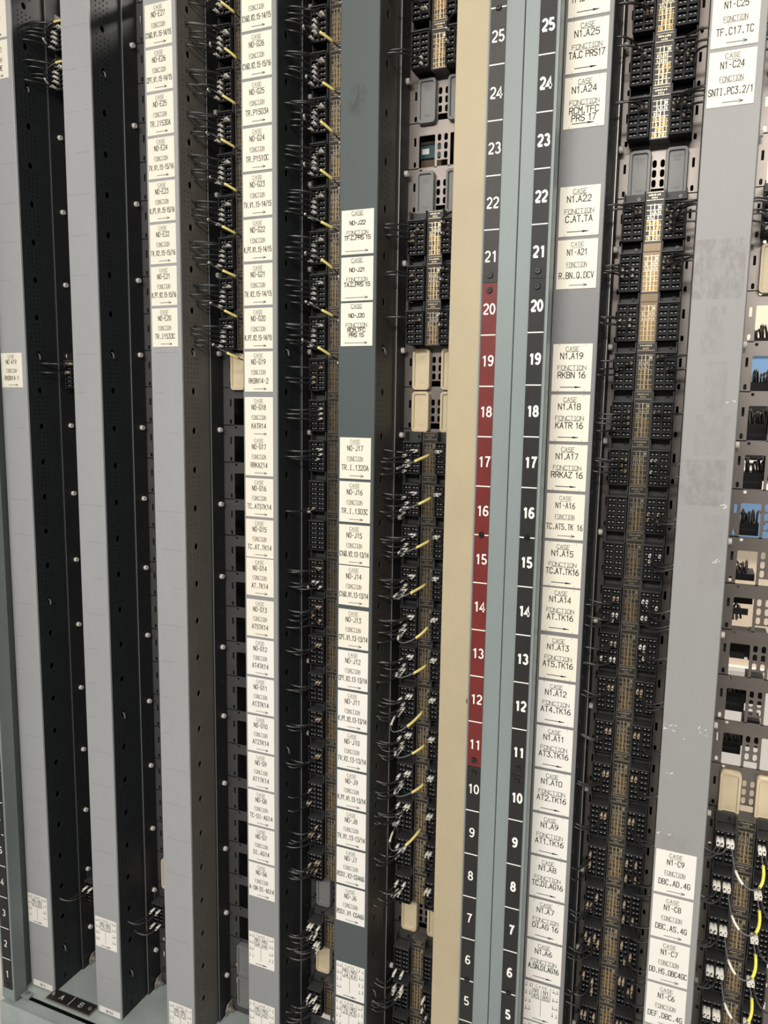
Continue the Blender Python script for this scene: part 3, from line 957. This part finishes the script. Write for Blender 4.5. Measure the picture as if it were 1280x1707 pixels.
A1_TXT = {26: 'TF.C PRS17', 25: 'TA.C PRS17', 24: 'RCM.TFC|PRS 17', 22: 'C.AT.TA', 21: 'R.BN.Q.DCV', 19: 'RKBN 16', 18: 'KATR 16', 17: 'RRKAZ 16', 16: 'TC.AT5.TK 16', 15: 'TC.AT.TK16',
          14: 'AT.TK16', 13: 'AT5.TK16', 12: 'AT4.TK16', 11: 'AT3.TK16', 10: 'AT2.TK16', 9: 'AT1.TK16', 8: 'TC.DI.AG16', 7: 'DI.AG 16', 6: 'A.SN.DI.AG16'}
C1_TXT = {25: 'TF.C17.TC', 24: 'SNTI.PC3.2/1', 9: 'DBC.AD.4G', 8: 'DBC.AS.4G', 7: 'DD.HS.DBC4GC', 6: 'DEF.DBC.4G', 5: ''}
A_TXT = {28: 'RKPT', 27: 'ALARME', 19: 'RKBN14-1'}
HAVE = {(k, r) for k, t in (('G', G_TXT), ('E', E_TXT), ('J', J_TXT), ('N1A', A1_TXT), ('N1C', C1_TXT), ('A', A_TXT)) for r in t}

for k, rows in SOCK.items():
    xc = BAY[k]
    for r in rows:
        zt = r * PITCH_Z + DZS[k]
        s = empty('relay_socket', (xc, YP, zt), 'black relay socket with engraved centre plate ' + row_ref(k, r), 'relay socket', 'relay sockets in the racks')
        for xb in (XBL, XBR):
            if k in ('A', 'C') and xb > 0:
                continue
            t = ob('terminal_block', ME_BLOCK, s, (xb, 0, 0))
            ob('grid_ribs', ME_RIBS, t)
            ob('contact_pins', ME_PINS, t)
            hd = ob('block_hood', ME_HOOD, s, (xb, 0, 0))
            ob('screw', ME_SCREW, hd)
        if k in ('A', 'C'):
            continue
        bronze = k == 'N1A' and r in (20, 21)
        ob('plate_frame', ME_HOUS, s)
        cp = ob('coding_plate', ME_FACEB if bronze else ME_FACE, s)
        if k in ('G', 'E') and r >= 20:
            pm = ME_PRINT[1 + r % 2]
        elif r in (25, 15) and k.startswith('N1'):
            pm = ME_PRINT[0]
        elif r <= 5 or (k == 'J' and r >= 26):
            pm = ME_PRINT[3]
        else:
            pm = ME_PRINT[1 + (r * 7) % 2]
        ob('engraved_marks', ME_PRINTB if bronze else pm, cp)


# ------------------------------------------------------------------ blanking covers
def rrect(w, h, r, n=4):
    P = []
    for cx, cz, a in ((w / 2 - r, h / 2 - r, 0), (-w / 2 + r, h / 2 - r, 90), (-w / 2 + r, -h / 2 + r, 180), (w / 2 - r, -h / 2 + r, 270)):
        for q in range(n + 1):
            t = math.radians(a + 90 * q / n)
            P.append((cx + r * math.cos(t), cz + r * math.sin(t)))
    return P


def blank_mesh(m):
    b = MB()
    w, h = 0.0345, 0.0775
    rings = [(w, h, 0.007, 0.0), (w, h, 0.007, -0.010), (w - 0.0015, h - 0.0015, 0.0065, -0.0125), (w - 0.009, h - 0.010, 0.004, -0.0125),
             (w - 0.0105, h - 0.0115, 0.0035, -0.0085), (w - 0.012, h - 0.013, 0.003, -0.0080)]
    V, F = [], []
    for (ww, hh, r, y) in rings:
        V += [(x, y, z) for x, z in rrect(ww, hh, r)]
    n = len(V) // len(rings)
    for k in range(len(rings) - 1):
        for i in range(n):
            F.append((k * n + i, k * n + (i + 1) % n, (k + 1) * n + (i + 1) % n, (k + 1) * n + i))
    F.append(tuple((len(rings) - 1) * n + i for i in range(n)))
    b.add(V, F)
    return b.mesh('cover_shell', [m])


def emboss_mesh(m):
    b = MB()
    for z, ww in ((0.026, 0.014), (0.0225, 0.012), (0.019, 0.013)):
        b.box(-ww / 2, ww / 2, -0.0086, -0.008, z - 0.0004, z + 0.0004)
    b.box(-0.006, 0.006, -0.0086, -0.008, -0.0238, -0.0230)
    b.box(-0.003, 0.005, -0.0086, -0.008, -0.0262, -0.0254)
    return b.mesh('embossed_lines', [m])


BM = {'b': (blank_mesh('blank_beige'), emboss_mesh('blank_beige')), 'g': (blank_mesh('blank_grey'), emboss_mesh('blank_grey'))}
CN = {'b': 'beige', 'g': 'grey'}
for k, L in BLANK.items():
    for r, c in L:
        for side, sx in (('left', -0.0285), ('right', 0.0285)):
            if k in ('C', 'E', 'G') and side == 'right':
                continue
            e = empty('blanking_cover', (BAY[k] + sx, YP, r * PITCH_Z + DZP[k] - 0.048),
                      '%s plastic blanking tray, %s of its pair, in row %s right of the %s duct' % (CN[c], side, words(r), NICE[k]) if k not in ('C', 'E', 'G') else
                      '%s plastic blanking tray in row %s right of the %s duct' % (CN[c], words(r), NICE[k]), 'blanking cover', 'blanking covers')
            s = ob('cover_shell', BM[c][0], e)
            ob('embossed_lines', BM[c][1], s)

# ------------------------------------------------------------------ label plates
LW, LH = 0.062, 0.075
PLATE_ME = {}
for m in ('label_warm_lit', 'label_white'):
    PLATE_ME[m] = MB().cbox(0, LW, -0.0012, 0, -LH, 0, 0.0003).mesh('plate', [m])
YT = -0.0014


def arrow(b, x0, x1, z, bold, m=0):
    stroke(b, (x0, z), (x1, z), 0.00045 if not bold else 0.0006, YT, m)
    if bold:
        b.add([(x1 + 0.003, YT, z), (x1 - 0.008, YT, z + 0.0016), (x1 - 0.008, YT, z - 0.0016)], [(0, 1, 2)], m)
    else:
        stroke(b, (x1, z), (x1 - 0.0055, z + 0.0022), 0.0004, YT, m)
        stroke(b, (x1, z), (x1 - 0.0055, z - 0.0022), 0.0004, YT, m)


def label_plate(x, ztop, code, fun, style, mt='label_warm_lit'):
    c = LW / 2
    lab = 'cream plate reading CASE %s FONCTION %s' % (code, fun.replace('|', ' ')) if fun else 'cream plate reading CASE %s, cut by the picture edge' % code
    e = empty('label_plate', (x, 0, ztop), lab, 'label plate', 'engraved label plates')
    ob('plate', PLATE_ME[mt], e)
    b = MB()
    thin = MB()
    lines = fun.split('|')
    if style == 'stencil':
        text(thin, 'CASE', c, -0.0072, 0.0060, YT, 0.00033, adv=1.4)
        stroke(thin, (c - 0.0085, -0.0125), (c + 0.0085, -0.0125), 0.00028, YT, 0)
        text(b, code, c, -0.0192, 0.0090, YT, 0.00056, aspect=0.42, adv=1.42, mono=True)
        text(thin, 'FONCTION', c, -0.0380, 0.0068, YT, 0.00033, aspect=0.45, adv=1.35)
        stroke(thin, (c - 0.0150, -0.0425), (c + 0.0150, -0.0425), 0.00028, YT, 0)
        text(b, fun, c, -0.0545, 0.0092, YT, 0.00056, aspect=0.42, adv=1.42, maxw=0.0580, mono=True)
        arrow(b, c - 0.010, c + 0.017, -0.0695, False)
    elif style == 'drawn':
        text(b, 'CASE', c, -0.0080, 0.0068, YT, 0.00036, aspect=0.62, adv=1.3)
        stroke(b, (c - 0.0092, -0.0125), (c + 0.0092, -0.0125), 0.0003, YT, 0)
        text(b, code, c - 0.001, -0.0190, 0.0092, YT, 0.00062, aspect=0.55, adv=1.42)
        text(b, 'FONCTION', c, -0.0375, 0.0066, YT, 0.00036, aspect=0.72, adv=1.25)
        stroke(b, (c - 0.0190, -0.0418), (c + 0.0190, -0.0418), 0.0003, YT, 0)
        for i, t in enumerate(lines):
            text(b, t, c, -0.0490 - i * 0.0112, 0.0092, YT, 0.00065, aspect=0.55, adv=1.38, maxw=0.053)
        arrow(b, c - 0.017, c + 0.014, -0.0682, True)
        for xx in (0.010, 0.052):
            stroke(b, (xx, -0.0006), (xx, -0.0030), 0.00022, YT, 0)
            stroke(b, (xx, -LH + 0.0006), (xx, -LH + 0.0030), 0.00022, YT, 0)
    else:
        text(thin, 'CASE', c, -0.0060, 0.0064, YT, 0.00038, aspect=0.7, adv=1.3)
        stroke(thin, (c - 0.010, -0.0102), (c + 0.010, -0.0102), 0.00026, YT, 0)
        text(b, code, c, -0.0220, 0.0066, YT, 0.00062, aspect=0.62, adv=1.3)
        text(thin, 'FONCTION', c, -0.0385, 0.0064, YT, 0.00038, aspect=0.7, adv=1.22)
        stroke(thin, (c - 0.018, -0.0424), (c + 0.018, -0.0424), 0.00026, YT, 0)
        for i, t in enumerate(lines):
            text(b, t, c, -0.0470 - i * 0.0088, 0.0068, YT, 0.00062, aspect=0.62, adv=1.28, maxw=0.050)
        arrow(b, c - 0.023, c + 0.021, -0.0695, False)
    b.build('lettering', 'ink', e)
    if thin.v:
        thin.build('fine_lettering', 'ink_thin', e)


LZ = {'A': (-0.0154, -0.0076), 'E': (0.4042, -0.0067), 'G': (0.6203, -0.0141), 'J': (0.8233, -0.0101), 'N1A': (1.2029, -0.0109), 'N1C': (1.4074, -0.027)}
LDZ = {('G', 18): -0.005, ('G', 14): 0.003, ('J', 22): -0.0045, ('J', 21): -0.004, ('J', 20): -0.0025, ('J', 14): 0.003, ('N1A', 14): 0.002,
       ('N1C', 24): 0.0205, ('N1C', 25): 0.0205}
for k, T in (('A', A_TXT), ('E', E_TXT), ('G', G_TXT), ('J', J_TXT), ('N1A', A1_TXT), ('N1C', C1_TXT)):
    x, dz = LZ[k]
    for r, t in T.items():
        z = r * PITCH_Z + dz + LDZ.get((k, r), 0)
        if k == 'N1A' and r not in (21, 16):
            st, code = 'drawn', 'N1.A%d' % r
        elif k == 'J' and r >= 20:
            st, code = 'small', 'N0-J%d' % r
        else:
            st, code = 'stencil', '%s%d' % (NICE[k], r)
        label_plate(x, z, code, t, st, 'label_warm_lit' if r >= 13 else 'label_white')  # warmer light on the upper rows is put into the plate colour


def diagram_plate(x, z, a, b_, label):
    e = empty('label_plate', (x, 0, z), label, 'label plate', 'diagram label plates')
    ob('plate', PLATE_ME['label_white'], e)
    b = MB()
    c = LW / 2
    W = 0.00035
    for p, q in (((0.014, -0.002), (0.014, -0.030)), ((0.046, -0.002), (0.046, -0.030)), ((0.014, -0.030), (0.046, -0.030)), ((c - 0.001, -0.011), (c - 0.001, -0.062))):
        stroke(b, p, q, W, YT, 0)
    text(b, 'CASE', c - 0.001, -0.0055, 0.0050, YT, 0.0003, adv=1.8)
    for sx, t in ((0.0215, a), (0.0385, b_)):
        text(b, t[0], sx, -0.0145, 0.0078, YT, 0.0005, aspect=0.5)
        text(b, t[1], sx, -0.0245, 0.0078, YT, 0.0005, aspect=0.5)
    rnd = random.Random(int(x * 1000 + z * 777))
    for col in (0.0035, 0.0105, 0.0515, 0.0585):
        for q in range(4):
            zz = -0.008 - q * 0.0155 - rnd.uniform(0, 0.002)
            b.add([(col - 0.0011, YT, zz - 0.0011), (col + 0.0011, YT, zz - 0.0011), (col + 0.0011, YT, zz + 0.0011), (col - 0.0011, YT, zz + 0.0011)], [(0, 1, 2, 3)])
            text(b, rnd.choice('123456789'), col, zz + 0.0042, 0.0030, YT, 0.00022, aspect=0.5)
            if rnd.random() < 0.6 and col in (0.0035, 0.0515):
                for xx in (0.0025, 0.0042):
                    stroke(b, (col + xx, zz - 0.0016), (col + xx, zz + 0.0016), 0.00028, YT, 0)
    arrow(b, c - 0.014, c + 0.012, -0.0700, True)
    b.build('diagram_print', 'ink', e)


diagram_plate(-0.0155, 0.2190, ('N0', 'A3'), ('N0', 'B3'), 'small white diagram plate low on the far left duct')
diagram_plate(0.1975, 0.2195, ('N0', 'C3'), ('N0', 'D3'), 'small white diagram plate low on the second duct from the left')
diagram_plate(0.4060, 0.0712, ('N0', 'E2'), ('N0', 'F2'), 'white diagram plate at the foot of the duct with N0-E plates')
diagram_plate(0.6190, 0.3085, ('N0', 'G4'), ('N0', 'H4'), 'upper of two white diagram plates low on the N0-G duct')
diagram_plate(0.6190, 0.1485, ('N0', 'G2'), ('N0', 'H2'), 'lower of two white diagram plates low on the N0-G duct')
diagram_plate(0.8245, 0.3055, ('N0', 'J4'), ('N0', 'K4'), 'upper of two white diagram plates low on the N0-J duct')
diagram_plate(0.8240, 0.2245, ('N0', 'J3'), ('N0', 'K3'), 'lower of two white diagram plates low on the N0-J duct')
diagram_plate(1.2020, 0.3880, ('N1', 'A5'), ('N1', 'B5'), 'white diagram plate right below the N1.A6 plate')
diagram_plate(1.2020, 0.3095, ('N1', 'A4'), ('N1', 'B4'), 'white diagram plate at the bottom edge below the N1-A5 diagram')
for x, t, w, lab in ((-0.010, 'N0-A', 0.062, 'narrow white strip label at the foot of the far left duct'), (0.2005, 'N0-B.C', 0.062, 'narrow white strip label at the foot of the second duct')):
    e = empty('strip_label', (x, 0, -0.0110), lab, 'label')
    MB().box(0, w, -0.0008, 0, -0.0145, 0).build('plate', 'label_white', e)
    b = MB()
    text(b, t, w / 2, -0.0072, 0.0058, -0.0010, 0.00045, aspect=0.5)
    b.build('lettering', 'ink_thin', e)


# ------------------------------------------------------------------ wires
def bez(P0, P1, P2, P3, n=12, t0=0.0, t1=1.0):
    out = []
    for i in range(n + 1):
        t = t0 + (t1 - t0) * i / n
        a = 1 - t
        out.append(P0 * a ** 3 + P1 * 3 * a * a * t + P2 * 3 * a * t * t + P3 * t ** 3)
    return out


def pin(k, side, kk, ri, r):
    xb = XBL if side == 'L' else XBR
    return Vector((BAY[k] + xb + CELLX[kk // 2] + (0.0032 if kk % 2 else -0.0032), YB, r * PITCH_Z + DZS[k] - 0.0265 - ri * 0.0096))


_fer = {}


def ferrule_mesh(m, ln, rad):
    key = (m, ln, rad)
    if key not in _fer:
        b = MB()
        n = 8
        A = [2 * math.pi * i / n for i in range(n)]
        V, F = [], []
        for (rr, y) in ((rad * 0.75, 0.003), (rad, 0.0005), (rad, -ln), (rad * 0.72, -ln), (rad * 0.72, -ln * 0.5)):
            V += [(rr * math.cos(a), y, rr * math.sin(a)) for a in A]
        for q in range(4):
            for i in range(n):
                F.append((q * n + i, q * n + (i + 1) % n, (q + 1) * n + (i + 1) % n, (q + 1) * n + i))
        b.add(V, F, 0, True)
        # notched marker lip hanging under the open end
        b.box(-rad * 0.8, rad * 0.8, -ln - 0.0035, -ln + 0.0005, -rad, -rad * 0.55)
        _fer[key] = b.mesh('ferrule', [m])
    return _fer[key]


STUFF = MB()
STUFF_M = ['wire_black', 'ferrule_white', 'ferrule_tan', 'wire_grey']


def add_stuff(b, wm, fm, ln, rad, p3):
    STUFF.add(b.v, b.f, STUFF_M.index(wm), True)
    me = ferrule_mesh(fm, ln, rad)
    STUFF.add([tuple(v.co + p3) for v in me.vertices], [tuple(p.vertices) for p in me.polygons], STUFF_M.index(fm), True)


WCOUNT = {}
ORD = ['first', 'second', 'third', 'fourth', 'fifth', 'sixth', 'seventh', 'eighth', 'ninth', 'tenth', 'eleventh', 'twelfth']


def wire(k, r, side, kk, ri, fm='ferrule_white', ln=0.014, rad=0.0027, droop=0.0, zh=None, yh=None, wm='wire_black', dy=0.0, reach=1.0, stuff=False):
    """black lead from a duct hole to a terminal; side R of bay N1A runs to the N1C duct"""
    p3 = pin(k, side, kk, ri, r)
    end = p3 + Vector((0, -ln * 0.55, 0))
    if side == 'L' or k != 'N1A':
        hx = DUCTS[k][1] - 0.004 if side == 'L' else BAYR[k] + 0.004
        sg = 1 if side == 'L' else -1
        if side == 'R':
            hx += 0.01
    else:
        hx = DUCTS['N1C'][0] + 0.004
        sg = -1
    yy = yh if yh is not None else random.choice(SMALLY[1:]) - 0.001
    zz = (p3.z + random.uniform(-0.003, 0.003)) if zh is None else r * PITCH_Z + zh
    p0 = Vector((hx, yy, zz))
    span = abs(p3.x - hx)
    lead = random.uniform(0.026, 0.040) * reach
    P1 = p0 + Vector((sg * span * 0.45, -0.004, -droop * 0.6 + random.uniform(-0.003, 0.001)))
    P2 = end + Vector((-sg * 0.006, -lead + dy, -droop - random.uniform(0.0, 0.004)))
    b = MB()
    b.tube(bez(p0, P1, P2, end, 12), 0.0017, 6)
    if stuff:
        add_stuff(b, wm, fm, ln, rad, p3)
        return None
    n = WCOUNT[(k, r, side)] = WCOUNT.get((k, r, side), 0) + 1
    o = b.build('connection_wire', wm, None)
    tag(o, '%s wire from top, %s block of the socket %s%s' % (ORD[min(n, 12) - 1], 'left' if side == 'L' else 'right', row_ref(k, r),
        (', %s sleeve' % ('white' if fm == 'ferrule_white' else 'tan')) if (k, r) in HAVE else ''), 'wire', 'black wires plugged into relay sockets')
    f = ob('ferrule', ferrule_mesh(fm, ln, rad), o, tuple(p3))
    f['label'] = 'pale sleeve on the wire end'
    return o


def jumper(k, r, l, rr, fwd=0.062, droop=0.012, white=(0.10, 0.24), yellow=(0.66, 0.86), pale=True, ln=0.013, rad=0.0027, r2=None, dx=-0.006, ym='sleeve_yellow'):
    a = pin(k, 'L', l[0], l[1], r)
    c = pin(k, 'R', rr[0], rr[1], r if r2 is None else r2)
    s = a + Vector((0, -ln * 0.55, 0))
    e = c + Vector((0, -ln * 0.55, 0))
    P1 = s + Vector((-0.004, -fwd * 1.15, -droop))
    P2 = e + Vector((dx, -fwd, -droop * 1.2))
    o = MB().tube(bez(s, P1, P2, e, 16), 0.00125, 6).build('jumper_wire', 'wire_black' if pale else 'wire_grey')
    tag(o, 'looped jumper wire with yellow sleeve across the socket ' + row_ref(k, r), 'wire', 'yellow sleeved jumper wires')
    fm = ferrule_mesh('ferrule_white', ln, rad)
    ob('ferrule', fm, o, tuple(a))
    ob('ferrule', fm, o, tuple(c))
    ws = MB().tube(bez(s, P1, P2, e, 5, *white), 0.0021, 8).build('white_sleeve', 'ferrule_white', o)
    ws['label'] = 'white marker sleeve'
    ys = MB().tube(bez(s, P1, P2, e, 6, *yellow), 0.0026, 8).build('yellow_sleeve', ym, o)
    ys['label'] = 'yellow marker sleeve'
    return o


# bays E and G, upper rows: pair above, stack of four below, one yellow-sleeved jumper
for k in ('A', 'E', 'G'):
    for r in (range(20, 29) if k != 'A' else (27, 28)):
        wire(k, r, 'L', 3, 1, ln=0.012, stuff=True)
        wire(k, r, 'L', 2, 1, ln=0.012, stuff=True)
        wire(k, r, 'L', 1, 2, ln=0.011, stuff=True)
        wire(k, r, 'L', 1, 3, ln=0.012, stuff=True)
        wire(k, r, 'L', 1, 4, ln=0.012, stuff=True)
        wire(k, r, 'L', 0, 5, ln=0.011, stuff=True)
        if k != 'A':
            jumper(k, r, (0, 5), (0, 0), fwd=random.uniform(0.05, 0.078), droop=random.uniform(-0.022, -0.004), white=(0.16, 0.30), yellow=(0.66, 0.86), r2=r - 1)
        else:
            jumper(k, r, (0, 5), (0, 1), fwd=0.05, droop=0.0)
# bay G, lower rows
GP = {19: [(3, 1), (1, 3), (1, 4)], 18: [(3, 1), (3, 2), (3, 3)], 17: [(3, 1), (2, 1), (3, 2), (2, 3)], 16: [(1, 5)], 15: [],
      14: [(3, 1), (2, 1), (2, 4), (3, 5), (1, 4)], 13: [(3, 1), (2, 1), (1, 2), (1, 3), (3, 4)], 12: [(2, 1), (3, 1), (1, 2)], 11: [(2, 1), (3, 1), (1, 2)], 10: [(2, 1), (3, 1), (1, 2)],
      9: [(2, 1), (3, 1), (1, 2)], 8: [(0, 1), (0, 4)], 7: [(2, 1), (1, 3), (3, 3), (0, 3)], 6: [(2, 1), (3, 1), (0, 2), (1, 3), (2, 3)],
      4: [(0, 0), (1, 0), (3, 0), (1, 2), (2, 2), (2, 4), (3, 4), (3, 5)], 2: [(0, 1), (2, 1), (1, 2), (2, 3), (3, 3)]}
for r, L in GP.items():
    for kk, ri in sorted(L, key=lambda q: (q[1], q[0])):
        wire('G', r, 'L', kk, ri, fm='ferrule_white' if r <= 4 or (r == 14 and ri > 3) or r in (18, 17) else 'ferrule_tan', ln=0.010 if r > 4 else 0.015,
             rad=0.0022 if r > 4 else 0.0026, droop=0.0 if r > 13 else 0.005)
# bay J
for r in range(6, 18):
    if r >= 9:
        L = [(2, 1), (3, 1), (0, 2), (1, 3), (1, 4), (0, 5)]
    elif r == 8:
        L = [(2, 0), (3, 0), (0, 0), (1, 2), (0, 2)]
    elif r == 7:
        L = [(0, 1), (2, 1), (1, 2), (0, 3)]
    else:
        L = [(0, 1), (2, 1), (0, 3), (1, 3)]
    for kk, ri in L:
        wire('J', r, 'L', kk, ri, ln=0.014, droop=0.002 if r > 11 else 0.007)
    if r >= 8:
        jumper('J', r, (0, 4), (0, 1), fwd=(0.050, 0.085)[r % 3 == 2] + random.uniform(0.0, 0.02), droop=0.010 + 0.018 * (r in (13, 11, 8)), white=(0.08, 0.2), yellow=(0.66, 0.88), pale=False)
    else:
        wire('J', r, 'R', 0, 1, ln=0.014, droop=0.01)
    wire('J', r, 'R', 1, 1, ln=0.013, droop=0.010)
for r, L in {22: [(2, 1), (1, 2), (1, 3), (0, 3)], 21: [(1, 1), (2, 2)], 20: [(2, 1), (3, 1)], 26: [(2, 4), (2, 5)], 27: [(2, 4), (3, 4)]}.items():
    for kk, ri in L:
        wire('J', r, 'L', kk, ri, ln=0.008, rad=0.0022, droop=-0.004, fm='ferrule_white' if r > 25 else 'ferrule_tan')
for r in (28, 27, 26, 22, 21, 20):
    for ri in (0, 2):
        wire('J', r, 'R', 0, ri, ln=0.010, rad=0.0024, droop=-0.006, stuff=True)
for r, L in {4: [(0, 5), (2, 5)], 3: [(0, 0), (2, 0), (0, 1), (2, 1), (1, 2)], 2: [(2, 1), (0, 3), (1, 4)]}.items():
    for kk, ri in L:
        wire('J', r, 'L', kk, ri, ln=0.016, rad=0.0026, droop=0.012)
for r in (3, 2):
    for kk, ri in ((0, 1), (0, 3), (1, 5)):
        wire('J', r, 'R', kk, ri, ln=0.015, droop=0.012)
# bays A and C
wire('A', 19, 'L', 1, 0, ln=0.010, fm='ferrule_tan')
wire('A', 19, 'L', 2, 0, ln=0.010, fm='ferrule_tan')
wire('A', 19, 'L', 1, 2, ln=0.010, fm='ferrule_tan')
for kk, ri in ((0, 1), (2, 1)):
    wire('A', 3, 'L', kk, ri, ln=0.013, droop=0.012)
for kk, ri in ((0, 1), (2, 1), (0, 5), (2, 5)):
    wire('C', 3, 'L', kk, ri, ln=0.013, droop=0.010)
# bay N1A, left blocks then right blocks
NL = {26: [(2, 3), (3, 3)], 25: [(1, 0), (2, 1)], 24: [(2, 1), (3, 1)], 22: [(2, 1), (3, 1)], 21: [(0, 2), (2, 2), (2, 3), (0, 3)], 20: [(0, 2), (2, 2), (2, 3), (0, 3)],
      19: [(2, 1), (3, 1), (0, 2), (0, 3)], 18: [(3, 1), (3, 2), (3, 3), (0, 4)], 17: [(2, 1), (3, 1), (2, 2), (3, 3)], 16: [], 15: [],
      14: [(2, 1), (3, 1), (2, 4), (3, 4), (2, 5)], 13: [(2, 1), (3, 1), (0, 4), (2, 4), (3, 4)], 12: [(2, 1), (3, 1)], 11: [(2, 1), (3, 1)], 10: [(2, 1), (3, 1)], 9: [(2, 1), (3, 1)],
      8: [(0, 1), (0, 3)], 7: [(2, 1), (0, 3), (1, 3)], 6: [(0, 1), (2, 1), (1, 2), (3, 2)], 5: [(0, 1), (2, 2), (2, 4)], 4: [(0, 1), (1, 1), (3, 1)]}
NR = {25: [(0, 1), (0, 3), (2, 2), (3, 3)], 24: [(0, 1), (1, 1), (0, 2), (2, 1), (2, 3)], 22: [(0, 1), (1, 2), (1, 3), (1, 4), (2, 2)], 21: [(0, 1), (1, 1), (2, 2), (0, 2)],
      19: [(0, 0), (1, 0), (2, 2), (3, 2)], 18: [(0, 1), (1, 1)], 17: [(0, 1), (1, 1), (0, 3)], 16: [(0, 2), (2, 2), (0, 3), (2, 3)], 15: [(1, 1), (3, 1), (1, 2)],
      14: [(0, 1), (1, 1), (3, 2), (0, 4), (1, 4), (1, 2)], 13: [(0, 1), (1, 1), (1, 2), (1, 3)], 12: [(0, 1), (1, 1), (1, 2)], 11: [(0, 1), (1, 1)], 10: [(0, 1), (1, 1)], 9: [(0, 1), (1, 1)],
      8: [(0, 1), (2, 1), (0, 4), (2, 4)], 7: [(0, 1), (0, 4), (2, 4)], 6: [(0, 1), (2, 3), (1, 4)], 5: [(0, 0), (1, 0), (3, 1), (2, 2), (3, 2)], 4: [(0, 1), (1, 1), (3, 2)]}
for r, L in NL.items():
    for kk, ri in sorted(L, key=lambda q: (q[1], q[0])):
        hot = r in (20, 21) or (r in (13, 14) and ri >= 4)
        wire('N1A', r, 'L', kk, ri, fm='ferrule_white' if hot else 'ferrule_tan', ln=0.008 if r > 14 else 0.012, rad=0.0022, droop=-0.002 if r > 18 else (0.003 if r > 12 else 0.010))
for r, L in NR.items():
    for kk, ri in sorted(L, key=lambda q: (q[1], q[0])):
        wire('N1A', r, 'R', kk, ri, fm='ferrule_white' if r in (14, 15, 13, 17) else 'ferrule_tan', ln=0.008 if r > 16 else 0.012, rad=0.0022, droop=-0.004 if r > 20 else (0.003 if r > 15 else 0.014))
# bay N1C: large white sleeves and long yellow-sleeved jumpers
for r in range(5, 10):
    for kk, ri in ((0, 1), (1, 1), (2, 1)):
        wire('N1C', r, 'L', kk, ri, ln=0.018, rad=0.0033, droop=0.012)
    wire('N1C', r, 'R', 1, 1, ln=0.017, rad=0.0030, droop=0.030, reach=1.4)
    jumper('N1C', r, (3, 1), (0, 1), fwd=0.07, droop=0.050, white=(0.20, 0.36), yellow=(0.66, 0.90), pale=False, ln=0.018, rad=0.0033, dx=0.026, ym='sleeve_lemon')
for kk, ri in ((0, 1), (2, 1), (1, 3)):
    wire('N1C', 4, 'L', kk, ri, ln=0.016, rad=0.0028, droop=0.012)
for r in (22, 25, 26):
    for kk, ri in ((0, 1), (1, 2), (0, 3), (1, 4), (0, 5)):
        wire('N1C', r, 'L', kk, ri, ln=0.009, rad=0.0024, droop=-0.004, stuff=True)

tag(STUFF.build('wire_tangle', STUFF_M), 'thin black wires with pale sleeves crowding the upper sockets of the left rack', 'wires', None, 'stuff')

# ------------------------------------------------------------------ things seen through the panel openings
e = empty('relay_case', (0.930, 0.165, 1.845), 'dark teal relay case with a white sticker behind the opening between two grey trays', 'relay')
MB().cbox(-0.024, 0.018, 0, 0.08, 0.026, 0.052, 0.001).build('case_body', 'teal', e)
MB().cbox(-0.024, 0.018, 0.004, 0.08, 0, 0.026, 0.001).build('case_foot', 'chip_brown', e)
MB().box(-0.020, -0.006, -0.0008, 0, 0.034, 0.044).build('sticker', 'label_white', e)
MB().box(-0.024, 0.018, 0.002, 0.02, 0.052, 0.057).build('case_rib', 'blank_beige', e)

rl = empty('rear_mask', (1.4915, 0.165, Z0), 'added dark upright rail behind the small slots right of the N1-C duct', 'mask')  # added dark strip, blocks the bright room behind most slots
rmesh = MB().box(-0.0085, 0.0065, 0, 0.003, -0.088, -0.010).mesh('mask_segment', ['rear_dark'])
rlow = MB().box(-0.0085, 0.0065, 0, 0.003, -0.066, 0.010).mesh('mask_segment', ['rear_dark'])
MB().box(-0.0085, 0.0065, 0.003, 0.006, 0, 0.06).build('mask_foot', 'rear_dark', rl)
for r in range(1, NROW):
    if r in (24, 20, 16, 11):
        continue
    ob('mask_segment', rmesh if r % 3 else rlow, rl, (0, 0, r * PITCH_Z - Z0 + (0.0 if r % 3 else -0.012)))
for r in (20, 19, 18, 17, 16, 15, 14, 13, 12, 11):
    z = r * PITCH_Z - 0.083
    e = empty('relay_case', (1.515, 0.20, z), 'black relay case seen through the row %s opening right of the N1-C duct' % words(r), 'relay', 'relay cases behind the right panel')
    hh = {20: 0.014, 19: 0.020, 18: 0.030, 17: 0.026, 16: 0.018, 15: 0.008, 14: 0.058, 13: 0.058, 12: 0.030, 11: 0.018}[r]
    MB().cbox(-0.018, 0.018, 0, 0.06, {14: 0.034, 13: 0.018}.get(r, -0.004), hh, 0.001).build('case_body', 'plastic_black', e)
    if r in (18, 17, 13, 12, 11):
        MB().cbox(0.018, 0.046, 0.004, 0.05, 0.012, 0.062, 0.001).build('added_dark_block', 'plastic_black', e)  # added behind the oval holes so they look black
    MB().box(-0.012, 0.012, -0.001, 0.0, hh * 0.25, hh * 0.45).build('case_rib', 'plastic_frame', e)
    for q in range({14: 3, 15: 4, 13: 0}.get(r, 6)):
        x = 1.500 + q * 0.0058 + random.uniform(-0.002, 0.002)
        hh = 0.004 if r == 14 else hh
        top = z + hh + random.uniform(0.014, 0.030)
        b = MB()
        b.tube(bez(Vector((x, 0.21, z + hh - 0.002)), Vector((x - 0.003, 0.195, top)), Vector((x + 0.004, 0.23, top + 0.012)), Vector((x + random.uniform(0.002, 0.018), 0.24, z + hh - 0.006)), 10), 0.0019, 5)
        tag(b.build('rear_wire', 'wire_black'), '%s of the thin black wires looping behind the row %s opening, right rack' % (ORD[q], words(r)), 'wire', 'wires behind the right panel')
